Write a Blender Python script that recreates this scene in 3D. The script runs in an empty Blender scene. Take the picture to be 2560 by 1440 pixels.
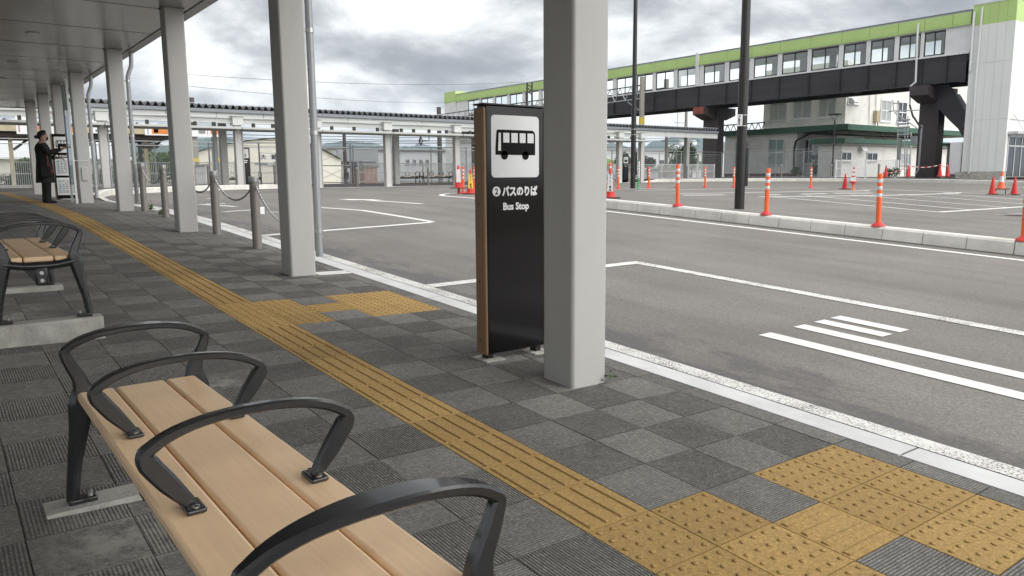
import bpy, bmesh, math, random
from mathutils import Vector, Matrix
random.seed(7)
SC = bpy.context.scene
COL = SC.collection
# ---------------------------------------------------------------- camera, world, sun, exposure
F = 1902.4
RW = ((0.79708972, -0.09416916, 0.59647309),
      (-0.60380666, -0.11105334, 0.78935712),
      (-0.00809277, -0.98934288, -0.14537944))      # rows: world X, Y, Z in (right, down, forward)
cd = bpy.data.cameras.new('camera'); cam = bpy.data.objects.new('camera', cd); COL.objects.link(cam)
cd.sensor_width = 36.0; cd.lens = 36.0 * F / 2560.0; cd.clip_start = 0.05; cd.clip_end = 20000
cam.matrix_world = Matrix(((RW[0][0], -RW[0][1], -RW[0][2], 0), (RW[1][0], -RW[1][1], -RW[1][2], 0),
                           (RW[2][0], -RW[2][1], -RW[2][2], 0), (0, 0, 0, 1)))
SC.camera = cam
SUN_EL, SUN_AZ = math.radians(40), math.radians(162)
SKY_SEED = 5.2      # azimuth from +Y towards +X
w = bpy.data.worlds.new('World'); SC.world = w; w.use_nodes = True
nt = w.node_tree; N = nt.nodes; L = nt.links; N.clear()
def nd(tree, t, **kw):
    n = tree.nodes.new(t)
    for k, v in kw.items():
        if k in n.inputs: n.inputs[k].default_value = v
        else: setattr(n, k, v)
    return n
sky = nd(nt, 'ShaderNodeTexSky', sky_type='NISHITA', sun_disc=False)
sky.sun_elevation = SUN_EL; sky.sun_rotation = SUN_AZ
tc = nd(nt, 'ShaderNodeTexCoord')
sep = nd(nt, 'ShaderNodeSeparateXYZ'); L.new(tc.outputs['Generated'], sep.inputs[0])
# cloud deck: direction projected on a flat layer overhead
zz = nd(nt, 'ShaderNodeMath', operation='MAXIMUM'); L.new(sep.outputs['Z'], zz.inputs[0]); zz.inputs[1].default_value = 0.0
za = nd(nt, 'ShaderNodeMath', operation='ADD'); L.new(zz.outputs[0], za.inputs[0]); za.inputs[1].default_value = 0.34
dx = nd(nt, 'ShaderNodeMath', operation='DIVIDE'); L.new(sep.outputs['X'], dx.inputs[0]); L.new(za.outputs[0], dx.inputs[1])
dy = nd(nt, 'ShaderNodeMath', operation='DIVIDE'); L.new(sep.outputs['Y'], dy.inputs[0]); L.new(za.outputs[0], dy.inputs[1])
cmb = nd(nt, 'ShaderNodeCombineXYZ'); L.new(dx.outputs[0], cmb.inputs[0]); L.new(dy.outputs[0], cmb.inputs[1]); cmb.inputs[2].default_value = SKY_SEED
n1 = nd(nt, 'ShaderNodeTexNoise', Scale=1.55, Detail=10.0, Roughness=0.58, Distortion=0.25)
L.new(cmb.outputs[0], n1.inputs['Vector'])
n2 = nd(nt, 'ShaderNodeTexNoise', Scale=0.8, Detail=3.0, Roughness=0.5)
L.new(cmb.outputs[0], n2.inputs['Vector'])
mx = nd(nt, 'ShaderNodeMath', operation='MULTIPLY_ADD'); L.new(n2.outputs['Fac'], mx.inputs[0]); mx.inputs[1].default_value = 0.9; mx.inputs[2].default_value = -0.45
n1c = nd(nt, 'ShaderNodeMath', operation='MULTIPLY_ADD'); L.new(n1.outputs['Fac'], n1c.inputs[0]); n1c.inputs[1].default_value = 1.35; n1c.inputs[2].default_value = -0.20
ad = nd(nt, 'ShaderNodeMath', operation='ADD'); L.new(n1c.outputs[0], ad.inputs[0]); L.new(mx.outputs[0], ad.inputs[1])
cr = nd(nt, 'ShaderNodeValToRGB'); L.new(ad.outputs[0], cr.inputs[0])
e = cr.color_ramp.elements
e[0].position = 0.32; e[0].color = (0.60, 0.60, 0.59, 1)
e[1].position = 0.80; e[1].color = (0.105, 0.109, 0.114, 1)
m = e.new(0.42); m.color = (0.45, 0.452, 0.45, 1)
m = e.new(0.52); m.color = (0.265, 0.269, 0.272, 1)
m = e.new(0.62); m.color = (0.165, 0.169, 0.174, 1)
# haze near the horizon: paler
hz = nd(nt, 'ShaderNodeMapRange'); L.new(sep.outputs['Z'], hz.inputs[0]); hz.inputs[1].default_value = 0.0; hz.inputs[2].default_value = 0.10
hz.inputs[3].default_value = 0.6; hz.inputs[4].default_value = 0.0
hm = nd(nt, 'ShaderNodeMix', data_type='RGBA'); L.new(hz.outputs[0], hm.inputs[0]); L.new(cr.outputs[0], hm.inputs[6]); hm.inputs[7].default_value = (0.38, 0.41, 0.44, 1)
bg1 = nd(nt, 'ShaderNodeBackground', Strength=0.05); L.new(sky.outputs[0], bg1.inputs[0])
bg2 = nd(nt, 'ShaderNodeBackground', Strength=1.0); L.new(hm.outputs[2], bg2.inputs[0])
ms = nd(nt, 'ShaderNodeMixShader'); ms.inputs[0].default_value = 0.94
L.new(bg1.outputs[0], ms.inputs[1]); L.new(bg2.outputs[0], ms.inputs[2])
wo = nd(nt, 'ShaderNodeOutputWorld'); L.new(ms.outputs[0], wo.inputs[0])
ld = bpy.data.lights.new('sun', 'SUN'); ld.energy = 1.5; ld.angle = math.radians(90); ld.color = (1.0, 0.97, 0.93)
sun = bpy.data.objects.new('sun', ld); COL.objects.link(sun)
sv = Vector((math.sin(SUN_AZ) * math.cos(SUN_EL), math.cos(SUN_AZ) * math.cos(SUN_EL), math.sin(SUN_EL)))
sun.rotation_euler = sv.to_track_quat('Z', 'Y').to_euler(); sun.location = sv * 50
vs = SC.view_settings; vs.view_transform = 'Standard'; vs.look = 'None'; vs.exposure = 1.42; vs.gamma = 1.0; vs.use_curve_mapping = False
SC.cycles.max_bounces = 6; SC.cycles.transparent_max_bounces = 12
# ---------------------------------------------------------------- survey: the lie of the land and photogrammetry helpers
def g(X, Y):                                           # height of the made ground (camera eye = 0)
    cx = min(X, 3.45)
    lin = -1.2272 - .0223 * cx + .0517 * max(Y, -8)
    pl = min(-.53 + .010 * (Y - 17), -.42) - .0223 * (cx - 3.45)
    d = (pl - lin) / .05
    return pl - .05 * (math.log1p(math.exp(d)) if d < 40 else d)
def ray(px, py):
    c = (px - 1280, py - 720, F)
    return Vector([sum(RW[i][k] * c[k] for k in range(3)) for i in range(3)])
def at_x(px, py, x): r = ray(px, py); return r * (x / r.x)
def at_y(px, py, y): r = ray(px, py); return r * (y / r.y)
def at_z(px, py, z): r = ray(px, py); return r * (z / r.z)
def hit(px, py):
    r = ray(px, py); r /= math.hypot(r.x, r.y); d = .4; prev = .3
    while d < 250:
        if r.z * d < g(r.x * d, r.y * d):
            lo, hi = prev, d
            for _ in range(28):
                mm = (lo + hi) / 2
                if r.z * mm < g(r.x * mm, r.y * mm): hi = mm
                else: lo = mm
            return r * hi
        prev = d; d *= 1.006
    return r * 250
# ---------------------------------------------------------------- materials
MATS = {}
def newmat(name):
    m = bpy.data.materials.new(name); m.use_nodes = True; t = m.node_tree; t.nodes.clear()
    o = t.nodes.new('ShaderNodeOutputMaterial'); b = t.nodes.new('ShaderNodeBsdfPrincipled'); t.links.new(b.outputs[0], o.inputs[0])
    MATS[name] = m; return m, t, b
def mat(name, col, rough=.6, metal=0., var=.12, scale=6., bump=0., bscale=60., spec=.5, grime=0., stretch=None, coat=0., alpha=1.):
    m, t, b = newmat(name)
    b.inputs['Roughness'].default_value = rough; b.inputs['Metallic'].default_value = metal
    b.inputs['Specular IOR Level'].default_value = spec; b.inputs['Coat Weight'].default_value = coat
    tc = nd(t, 'ShaderNodeTexCoord'); src = tc.outputs['Object']
    if stretch:
        mp = nd(t, 'ShaderNodeMapping'); mp.inputs['Scale'].default_value = stretch; t.links.new(src, mp.inputs[0]); src = mp.outputs[0]
    n = nd(t, 'ShaderNodeTexNoise', Scale=scale, Detail=6.0, Roughness=0.6); t.links.new(src, n.inputs['Vector'])
    r = nd(t, 'ShaderNodeMapRange'); r.inputs[1].default_value = .3; r.inputs[2].default_value = .7
    r.inputs[3].default_value = 1 - var; r.inputs[4].default_value = 1 + var * .6; t.links.new(n.outputs['Fac'], r.inputs[0])
    oi = nd(t, 'ShaderNodeObjectInfo')
    v = nd(t, 'ShaderNodeVectorMath', operation='SCALE'); v.inputs[0].default_value = col; t.links.new(r.outputs[0], v.inputs['Scale'])
    out = v.outputs[0]
    if grime:
        n2 = nd(t, 'ShaderNodeTexNoise', Scale=scale * .35, Detail=8.0, Roughness=0.7); t.links.new(src, n2.inputs['Vector'])
        r2 = nd(t, 'ShaderNodeMapRange'); r2.inputs[1].default_value = .5; r2.inputs[2].default_value = .72; r2.inputs[4].default_value = grime
        t.links.new(n2.outputs['Fac'], r2.inputs[0])
        mm = nd(t, 'ShaderNodeMix', data_type='RGBA'); t.links.new(r2.outputs[0], mm.inputs[0]); t.links.new(out, mm.inputs[6])
        mm.inputs[7].default_value = (col[0] * .45, col[1] * .43, col[2] * .38, 1); out = mm.outputs[2]
    t.links.new(out, b.inputs['Base Color'])
    rr = nd(t, 'ShaderNodeMapRange'); rr.inputs[3].default_value = max(.02, rough - .08); rr.inputs[4].default_value = min(1, rough + .1)
    t.links.new(n.outputs['Fac'], rr.inputs[0]); t.links.new(rr.outputs[0], b.inputs['Roughness'])
    if bump:
        nb = nd(t, 'ShaderNodeTexNoise', Scale=bscale, Detail=4.0); t.links.new(src, nb.inputs['Vector'])
        bp = nd(t, 'ShaderNodeBump', Strength=1.0, Distance=bump); t.links.new(nb.outputs['Fac'], bp.inputs['Height']); t.links.new(bp.outputs[0], b.inputs['Normal'])
    if alpha < 1: b.inputs['Alpha'].default_value = alpha
    return m
def chain_math(t, op, a, bv, clamp=False):
    n = nd(t, 'ShaderNodeMath', operation=op); n.use_clamp = clamp
    for i, v in enumerate((a, bv)):
        if v is None: continue
        if isinstance(v, (int, float)): n.inputs[i].default_value = v
        else: t.links.new(v, n.inputs[i])
    return n.outputs[0]
def noise(t, vec, scale, detail=4., rough=.55, dist=0.):
    n = nd(t, 'ShaderNodeTexNoise', Scale=scale, Detail=detail, Roughness=rough, Distortion=dist); t.links.new(vec, n.inputs['Vector']); return n.outputs['Fac']
def ramp(t, fac, a, b, va=0., vb=1.):
    r = nd(t, 'ShaderNodeMapRange'); r.inputs[1].default_value = a; r.inputs[2].default_value = b; r.inputs[3].default_value = va; r.inputs[4].default_value = vb
    t.links.new(fac, r.inputs[0]); return r.outputs[0]
def mixc(t, fac, a, b):
    n = nd(t, 'ShaderNodeMix', data_type='RGBA')
    for s, v in ((0, fac), (6, a), (7, b)):
        if isinstance(v, (int, float)): n.inputs[s].default_value = v
        elif isinstance(v, tuple): n.inputs[s].default_value = v if len(v) == 4 else v + (1,)
        else: t.links.new(v, n.inputs[s])
    return n.outputs[2]
def wpos(t):
    return nd(t, 'ShaderNodeNewGeometry').outputs['Position']
ASPH = (.156, .142, .127)
def asphalt_nodes(t, p):
    fine = noise(t, p, 260., 3.); mid = noise(t, p, 38., 5.); big = noise(t, p, .55, 4.)
    mp = nd(t, 'ShaderNodeMapping'); mp.inputs['Scale'].default_value = (1.6, .12, 1); t.links.new(p, mp.inputs[0])
    streak = noise(t, mp.outputs[0], 1.3, 4.)
    f = chain_math(t, 'MULTIPLY', ramp(t, fine, .3, .7, .55, 1.42), ramp(t, mid, .3, .7, .80, 1.16))
    f = chain_math(t, 'MULTIPLY', f, ramp(t, noise(t, p, 80., 3., .75), .3, .7, .58, 1.42))
    f = chain_math(t, 'MULTIPLY', f, ramp(t, big, .3, .7, .80, 1.14))
    f = chain_math(t, 'MULTIPLY', f, ramp(t, streak, .3, .7, .80, 1.14))
    v = nd(t, 'ShaderNodeVectorMath', operation='SCALE'); v.inputs[0].default_value = ASPH; t.links.new(f, v.inputs['Scale'])
    return v.outputs[0], fine
def mk_asphalt():
    m, t, b = newmat('asphalt'); p = wpos(t)
    c, fine = asphalt_nodes(t, p)
    s = nd(t, 'ShaderNodeSeparateXYZ'); t.links.new(p, s.inputs[0])
    # damp run-off stains along the kerb and a few oil spots with their own shapes
    mps = nd(t, 'ShaderNodeMapping'); mps.inputs['Scale'].default_value = (1.5, .55, 1); t.links.new(p, mps.inputs[0])
    edge = noise(t, mps.outputs[0], 1.9, 9., .72)
    d = chain_math(t, 'SUBTRACT', s.outputs['X'], 3.5)
    lim = chain_math(t, 'MULTIPLY', ramp(t, edge, .38, .64, 0.02, 1.), .80)
    st = chain_math(t, 'SUBTRACT', lim, d)
    st = chain_math(t, 'MULTIPLY', ramp(t, st, -.05, .16), ramp(t, noise(t, p, 55., 4., .7), .30, .60, .55, 1.))
    spots = ramp(t, noise(t, mps.outputs[0], 1.3, 8., .75), .60, .78)
    sp2 = ramp(t, noise(t, p, 4.3, 3., .6), .70, .76)
    tot = chain_math(t, 'MAXIMUM', chain_math(t, 'MULTIPLY', st, .66), chain_math(t, 'MULTIPLY', spots, .45))
    tot = chain_math(t, 'MAXIMUM', tot, chain_math(t, 'MULTIPLY', sp2, .45))
    c2 = mixc(t, tot, c, (.045, .043, .045))
    t.links.new(c2, b.inputs['Base Color'])
    b.inputs['Roughness'].default_value = .60; b.inputs['Specular IOR Level'].default_value = .55
    bp = nd(t, 'ShaderNodeBump', Strength=.45, Distance=.002); t.links.new(fine, bp.inputs['Height']); t.links.new(bp.outputs[0], b.inputs['Normal'])
mk_asphalt()
def mk_paint(name, wear, col=(.72, .72, .69)):
    m, t, b = newmat(name); p = wpos(t)
    c, fine = asphalt_nodes(t, p)
    n = noise(t, p, 85., 5., .75); n2 = noise(t, p, 3.0, 4.)
    s = chain_math(t, 'ADD', n, ramp(t, n2, .3, .7, -.07, .07))
    k = ramp(t, s, wear - .02, wear + .02)               # 1 = bare asphalt
    dirt = ramp(t, noise(t, p, 14., 5., .6), .35, .75, 1., .82)
    v = nd(t, 'ShaderNodeVectorMath', operation='SCALE'); v.inputs[0].default_value = col; t.links.new(dirt, v.inputs['Scale'])
    c2 = mixc(t, k, v.outputs[0], c); t.links.new(c2, b.inputs['Base Color']); b.inputs['Roughness'].default_value = .7
    bp = nd(t, 'ShaderNodeBump', Strength=.5, Distance=.002); t.links.new(fine, bp.inputs['Height']); t.links.new(bp.outputs[0], b.inputs['Normal'])
mk_paint('paint_new', .80); mk_paint('paint_worn', .55); mk_paint('paint_mid', .58); mk_paint('paint_far', .70, (.74, .74, .72))
T0X, T0Y, TS = 1.63, 1.755, .30
def mk_tile():
    m, t, b = newmat('paving'); p = wpos(t)
    uv = nd(t, 'ShaderNodeTexCoord').outputs['UV']
    s = nd(t, 'ShaderNodeSeparateXYZ'); t.links.new(uv, s.inputs[0])
    ph = chain_math(t, 'MULTIPLY', chain_math(t, 'SUBTRACT', s.outputs['X'], .0130), 2 * math.pi * 25)
    wob = ramp(t, noise(t, p, 16., 3.), .3, .7, -.35, .35)
    rib = chain_math(t, 'SINE', chain_math(t, 'ADD', ph, wob), None)
    rib01 = ramp(t, rib, -1, 1)
    fine = noise(t, p, 210., 4., .7)
    sn = nd(t, 'ShaderNodeVectorMath', operation='FLOOR')
    mp = nd(t, 'ShaderNodeMapping'); mp.inputs['Location'].default_value = (-T0X / TS, -T0Y / TS, 0); mp.inputs['Scale'].default_value = (1 / TS, 1 / TS, 0)
    t.links.new(p, mp.inputs[0]); t.links.new(mp.outputs[0], sn.inputs[0])
    wn = nd(t, 'ShaderNodeTexWhiteNoise'); t.links.new(sn.outputs[0], wn.inputs['Vector'])
    f = chain_math(t, 'MULTIPLY', ramp(t, wn.outputs['Value'], 0, 1, .90, 1.10), ramp(t, fine, .25, .75, .5, 1.5))
    f = chain_math(t, 'MULTIPLY', f, ramp(t, noise(t, p, 48., 5., .7), .3, .7, .72, 1.26))
    f = chain_math(t, 'MULTIPLY', f, ramp(t, noise(t, p, 5.5, 6., .65), .35, .7, 1.08, .80))
    f = chain_math(t, 'MULTIPLY', f, ramp(t, noise(t, p, 1.4, 5.), .3, .7, .86, 1.14))
    # lime dust caught on the ridges, in broken dashes
    dash = chain_math(t, 'MULTIPLY', ramp(t, rib01, .72, .92), ramp(t, noise(t, p, 60., 4., .7), .50, .62))
    v = nd(t, 'ShaderNodeVectorMath', operation='SCALE'); v.inputs[0].default_value = (.165, .159, .147); t.links.new(chain_math(t, 'MULTIPLY', f, ramp(t, rib01, .15, .75, .74, 1.05)), v.inputs['Scale'])
    c = mixc(t, chain_math(t, 'MULTIPLY', dash, .6), v.outputs[0], (.46, .45, .42))
    # pale lime run-off below the bench ends
    sx = nd(t, 'ShaderNodeSeparateXYZ'); t.links.new(p, sx.inputs[0])
    def blob(cx, cy, rx, ry):
        a = chain_math(t, 'DIVIDE', chain_math(t, 'SUBTRACT', sx.outputs['X'], cx), rx); bb = chain_math(t, 'DIVIDE', chain_math(t, 'SUBTRACT', sx.outputs['Y'], cy), ry)
        return chain_math(t, 'ADD', chain_math(t, 'MULTIPLY', a, a), chain_math(t, 'MULTIPLY', bb, bb))
    bl = chain_math(t, 'MINIMUM', blob(.36, 2.50, .20, .34), blob(.35, 6.0, .30, .6))
    bl = chain_math(t, 'MINIMUM', bl, blob(1.1, 3.9, .12, .2))
    st = chain_math(t, 'MULTIPLY', ramp(t, bl, 1.3, .1), ramp(t, noise(t, p, 9., 8., .78), .42, .58))
    c = mixc(t, chain_math(t, 'MULTIPLY', st, .75), c, (.33, .32, .28))
    t.links.new(c, b.inputs['Base Color']); b.inputs['Roughness'].default_value = .82; b.inputs['Specular IOR Level'].default_value = .3
    h = chain_math(t, 'ADD', chain_math(t, 'MULTIPLY', rib01, .8), chain_math(t, 'MULTIPLY', fine, .7))
    bp = nd(t, 'ShaderNodeBump', Strength=.7, Distance=.003); t.links.new(h, bp.inputs['Height']); t.links.new(bp.outputs[0], b.inputs['Normal'])
mk_tile()
def mk_grit(name, col, col2):
    m, t, b = newmat(name); p = wpos(t)
    fine = noise(t, p, 320., 3., .7); mid = noise(t, p, 7., 5.)
    f = chain_math(t, 'MULTIPLY', ramp(t, fine, .3, .7, .55, 1.42), ramp(t, noise(t, p, 75., 3., .7), .3, .7, .75, 1.25))
    sn = nd(t, 'ShaderNodeVectorMath', operation='FLOOR'); mp = nd(t, 'ShaderNodeMapping'); mp.inputs['Location'].default_value = (-T0X / TS, -T0Y / TS, 0); mp.inputs['Scale'].default_value = (1 / TS, 1 / TS, 0)
    t.links.new(p, mp.inputs[0]); t.links.new(mp.outputs[0], sn.inputs[0]); wn = nd(t, 'ShaderNodeTexWhiteNoise'); t.links.new(sn.outputs[0], wn.inputs['Vector'])
    f = chain_math(t, 'MULTIPLY', f, ramp(t, wn.outputs['Value'], 0, 1, .86, 1.10))
    v = nd(t, 'ShaderNodeVectorMath', operation='SCALE'); v.inputs[0].default_value = col; t.links.new(f, v.inputs['Scale'])
    c = mixc(t, ramp(t, noise(t, p, 22., 6., .7), .55, .72, 0, .5), v.outputs[0], col2)
    t.links.new(c, b.inputs['Base Color']); b.inputs['Roughness'].default_value = .85; b.inputs['Specular IOR Level'].default_value = .25
    bp = nd(t, 'ShaderNodeBump', Strength=.8, Distance=.002); t.links.new(fine, bp.inputs['Height']); t.links.new(bp.outputs[0], b.inputs['Normal'])
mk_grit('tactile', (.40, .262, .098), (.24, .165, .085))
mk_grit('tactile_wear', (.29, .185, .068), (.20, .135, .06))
mat('mortar', (.085, .082, .076), .9, bump=.004, bscale=200)
mat('concrete', (.66, .65, .605), .85, var=.12, scale=3., bump=.003, bscale=120, grime=.35, spec=.25)
mat('concrete_flat', (.62, .63, .63), .8, var=.10, scale=4., bump=.0015, bscale=250, grime=.2, spec=.25)
mat('concrete_old', (.46, .45, .41), .9, var=.25, scale=9., bump=.006, bscale=60, grime=.6, spec=.2)
mat('column_paint', (.475, .472, .453), .45, var=.06, scale=2.5, bump=.0006, bscale=350, spec=.4, grime=.16, stretch=(1, 1, .22))
mat('ceiling_metal', (.34, .34, .335), .22, metal=.25, var=.05, scale=.8, spec=.5)
mat('fascia_metal', (.30, .30, .295), .4, metal=.2, var=.06)
mat('pipe_grey', (.36, .37, .39), .38, metal=.3, var=.06, scale=3.)
mat('steel', (.55, .55, .54), .3, metal=.9, var=.1, scale=20.)
mat('chrome', (.52, .52, .52), .22, metal=1., var=.05)
mat('cast_iron', (.027, .028, .031), .28, metal=.3, var=.12, scale=5., spec=.8, coat=.3)
mat('black_paint', (.012, .012, .014), .42, var=.2)
mat('black_gloss', (.006, .005, .006), .10, var=.15, scale=2., spec=.32)
mat('white_print', (.74, .75, .75), .3, var=.03)
mat('black_print', (.006, .006, .006), .6, var=.05, spec=.12)
mat('lettering_white', (.8, .8, .8), .4, var=.02)
mat('bollard_brown', (.235, .215, .197), .5, metal=.3, var=.06)
mat('bollard_cap', (.42, .42, .42), .35, metal=.7, var=.06)
mat('orange_plastic', (.78, .125, .028), .45, var=.06, spec=.5)
mat('red_plastic', (.60, .030, .026), .5, var=.10, scale=5., spec=.5, grime=.15)
mat('reflective', (.62, .62, .64), .35, metal=.2, var=.12, scale=40.)
mat('rubber', (.015, .015, .016), .7, var=.2)
mat('green_plastic', (.03, .32, .10), .45, var=.05)
mat('leaf', (.075, .14, .035), .6, var=.35, scale=30.)
mat('leaf_dark', (.028, .062, .016), .65, var=.4, scale=3.)
def mk_wood(name, col, ax=(40., 1.5, 40.)):
    m, t, b = newmat(name)
    tc = nd(t, 'ShaderNodeTexCoord'); mp = nd(t, 'ShaderNodeMapping'); mp.inputs['Scale'].default_value = ax; t.links.new(tc.outputs['Object'], mp.inputs[0])
    n = noise(t, mp.outputs[0], 2.2, 6., .6); f2 = noise(t, tc.outputs['Object'], 3., 4.); fl = noise(t, mp.outputs[0], 9., 3.)
    f = chain_math(t, 'MULTIPLY', ramp(t, n, .3, .7, .93, 1.04), ramp(t, f2, .3, .7, .90, 1.05))
    f = chain_math(t, 'MULTIPLY', f, ramp(t, fl, .62, .74, 1., .82))
    v = nd(t, 'ShaderNodeVectorMath', operation='SCALE'); v.inputs[0].default_value = col; t.links.new(f, v.inputs['Scale'])
    oi = nd(t, 'ShaderNodeObjectInfo'); v2 = nd(t, 'ShaderNodeVectorMath', operation='SCALE'); t.links.new(v.outputs[0], v2.inputs[0]); t.links.new(ramp(t, oi.outputs['Random'], 0, 1, .93, 1.04), v2.inputs['Scale'])
    t.links.new(v2.outputs[0], b.inputs['Base Color']); b.inputs['Roughness'].default_value = .42; b.inputs['Specular IOR Level'].default_value = .4
    bp = nd(t, 'ShaderNodeBump', Strength=.25, Distance=.001); t.links.new(n, bp.inputs['Height']); t.links.new(bp.outputs[0], b.inputs['Normal'])
mk_wood('plank_wood', (.90, .64, .40))
mk_wood('trim_wood', (.30, .18, .095), (60., 60., 1.5))
# ---------------------------------------------------------------- geometry helpers
WLOC = {}
def wl(o):
    v = Vector((0, 0, 0))
    while o is not None: v += Vector(o.location); o = o.parent
    return v
class MB:
    def __init__(s): s.v = []; s.f = []; s.uv = {}
    def add(s, vs, fs):
        k = len(s.v); s.v += [Vector(p) for p in vs]; s.f += [tuple(i + k for i in f) for f in fs]; return s
    def box(s, x0, x1, y0, y1, z0, z1):
        return s.add([(x0, y0, z0), (x1, y0, z0), (x1, y1, z0), (x0, y1, z0), (x0, y0, z1), (x1, y0, z1), (x1, y1, z1), (x0, y1, z1)],
                     [(3, 2, 1, 0), (4, 5, 6, 7), (0, 1, 5, 4), (1, 2, 6, 5), (2, 3, 7, 6), (3, 0, 4, 7)])
    def cbox(s, c, sx, sy, sz): return s.box(c[0] - sx / 2, c[0] + sx / 2, c[1] - sy / 2, c[1] + sy / 2, c[2] - sz / 2, c[2] + sz / 2)
    def beam(s, a, b, w, h, up=(0, 0, 1)):                 # rectangular bar from a to b
        a = Vector(a); b = Vector(b); d = (b - a).normalized(); u = Vector(up)
        if abs(d.dot(u)) > .99: u = Vector((0, 1, 0))
        r = d.cross(u).normalized(); u = r.cross(d).normalized()
        vs = [p + r * (sx * w / 2) + u * (sz * h / 2) for p in (a, b) for sx, sz in ((-1, -1), (1, -1), (1, 1), (-1, 1))]
        return s.add(vs, [(0, 1, 2, 3), (7, 6, 5, 4), (0, 4, 5, 1), (1, 5, 6, 2), (2, 6, 7, 3), (3, 7, 4, 0)])
    def tube(s, pts, r, n=8, caps=True):
        pts = [Vector(p) for p in pts]; rs = r if isinstance(r, (list, tuple)) else [r] * len(pts); k0 = len(s.v); ref = None
        for i, p in enumerate(pts):
            d = ((pts[i + 1] - p) if i < len(pts) - 1 else (p - pts[i - 1])).normalized()
            if 0 < i < len(pts) - 1: d = ((pts[i + 1] - p).normalized() + (p - pts[i - 1]).normalized()).normalized()
            if ref is None: ref = Vector((0, 0, 1)) if abs(d.z) < .9 else Vector((1, 0, 0))
            a = d.cross(ref).normalized(); b = a.cross(d).normalized(); ref = b
            for j in range(n):
                t = 2 * math.pi * j / n; s.v.append(p + (a * math.cos(t) + b * math.sin(t)) * rs[i])
        for i in range(len(pts) - 1):
            for j in range(n):
                a0 = k0 + i * n + j; a1 = k0 + i * n + (j + 1) % n; s.f.append((a0, a1, a1 + n, a0 + n))
        if caps: s.f.append(tuple(k0 + j for j in reversed(range(n)))); s.f.append(tuple(k0 + (len(pts) - 1) * n + j for j in range(n)))
        return s
    def lathe(s, prof, n=12, c=(0, 0, 0)):                 # prof: (r, z)
        k0 = len(s.v); c = Vector(c)
        for r, z in prof:
            for j in range(n):
                t = 2 * math.pi * j / n; s.v.append(c + Vector((r * math.cos(t), r * math.sin(t), z)))
        for i in range(len(prof) - 1):
            for j in range(n):
                a0 = k0 + i * n + j; a1 = k0 + i * n + (j + 1) % n; s.f.append((a0, a1, a1 + n, a0 + n))
        s.f.append(tuple(k0 + j for j in reversed(range(n)))); s.f.append(tuple(k0 + (len(prof) - 1) * n + j for j in range(n)))
        return s
    def sweep(s, pts, ws, hs, side=(0, 1, 0), rnd=.35, closed_caps=True):   # soft rectangular section; width along `side`
        pts = [Vector(p) for p in pts]; S = Vector(side); k0 = len(s.v); n = 8
        for i, p in enumerate(pts):
            a = pts[max(i - 1, 0)]; b = pts[min(i + 1, len(pts) - 1)]; d = (b - a).normalized(); u = S.cross(d).normalized()
            wv = ws[i] / 2; hv = hs[i] / 2; q = min(wv, hv) * rnd * 2
            for (x, y) in ((-wv + q, -hv), (wv - q, -hv), (wv, -hv + q), (wv, hv - q), (wv - q, hv), (-wv + q, hv), (-wv, hv - q), (-wv, -hv + q)):
                s.v.append(p + S * x + u * y)
        for i in range(len(pts) - 1):
            for j in range(n):
                a0 = k0 + i * n + j; a1 = k0 + i * n + (j + 1) % n; s.f.append((a0, a1, a1 + n, a0 + n))
        s.f.append(tuple(k0 + j for j in reversed(range(n)))); s.f.append(tuple(k0 + (len(pts) - 1) * n + j for j in range(n)))
        return s
    def prism(s, poly, off):                               # polygon (3D points) extruded by off
        k = len(poly); off = Vector(off)
        return s.add([Vector(p) for p in poly] + [Vector(p) + off for p in poly],
                     [tuple(range(k - 1, -1, -1)), tuple(range(k, 2 * k))] + [(i, (i + 1) % k, (i + 1) % k + k, i + k) for i in range(k)])
    def mesh(s, name, mats, shift=Vector((0, 0, 0)), smooth=35, fmat=None):
        me = bpy.data.meshes.new(name); me.from_pydata([tuple(v - shift) for v in s.v], [], s.f); me.update()
        bm = bmesh.new(); bm.from_mesh(me); bmesh.ops.recalc_face_normals(bm, faces=bm.faces)
        if smooth:
            ca = math.radians(smooth)
            for f in bm.faces: f.smooth = True
            for e in bm.edges: e.smooth = len(e.link_faces) == 2 and e.calc_face_angle(4) < ca
        bm.to_mesh(me); bm.free()
        for mm in (mats if isinstance(mats, (list, tuple)) else [mats]): me.materials.append(MATS[mm])
        return me
    def build(s, name, mats, parent=None, bevel=0., smooth=35, seg=2):
        sh = wl(parent) if parent is not None else Vector((0, 0, 0))
        o = bpy.data.objects.new(name, s.mesh(name, mats, sh, smooth)); COL.objects.link(o)
        if parent is not None: o.parent = parent
        if bevel:
            b = o.modifiers.new('edge', 'BEVEL'); b.width = bevel; b.segments = seg; b.limit_method = 'ANGLE'; b.angle_limit = math.radians(40); b.harden_normals = False
        return o
def tag(o, label=None, cat=None, group=None, kind=None):
    if label: o['label'] = label
    if cat: o['category'] = cat
    if group: o['group'] = group
    if kind: o['kind'] = kind
    return o
def thing(name, label, cat, loc=(0, 0, 0), group=None):
    o = bpy.data.objects.new(name, None); o.empty_display_size = .2; o.location = loc; COL.objects.link(o)
    return tag(o, label, cat, group)
def struct(name, o): o['kind'] = 'structure'; return o
def copy_tree(o, loc=None, rz=None, parent=None, label=None):
    c = o.copy(); COL.objects.link(c); c.parent = parent
    if loc is not None: c.location = loc
    if rz is not None: c.rotation_euler = (0, 0, rz)
    if label: c['label'] = label
    for ch in o.children: copy_tree(ch, parent=c)
    return c
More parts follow.
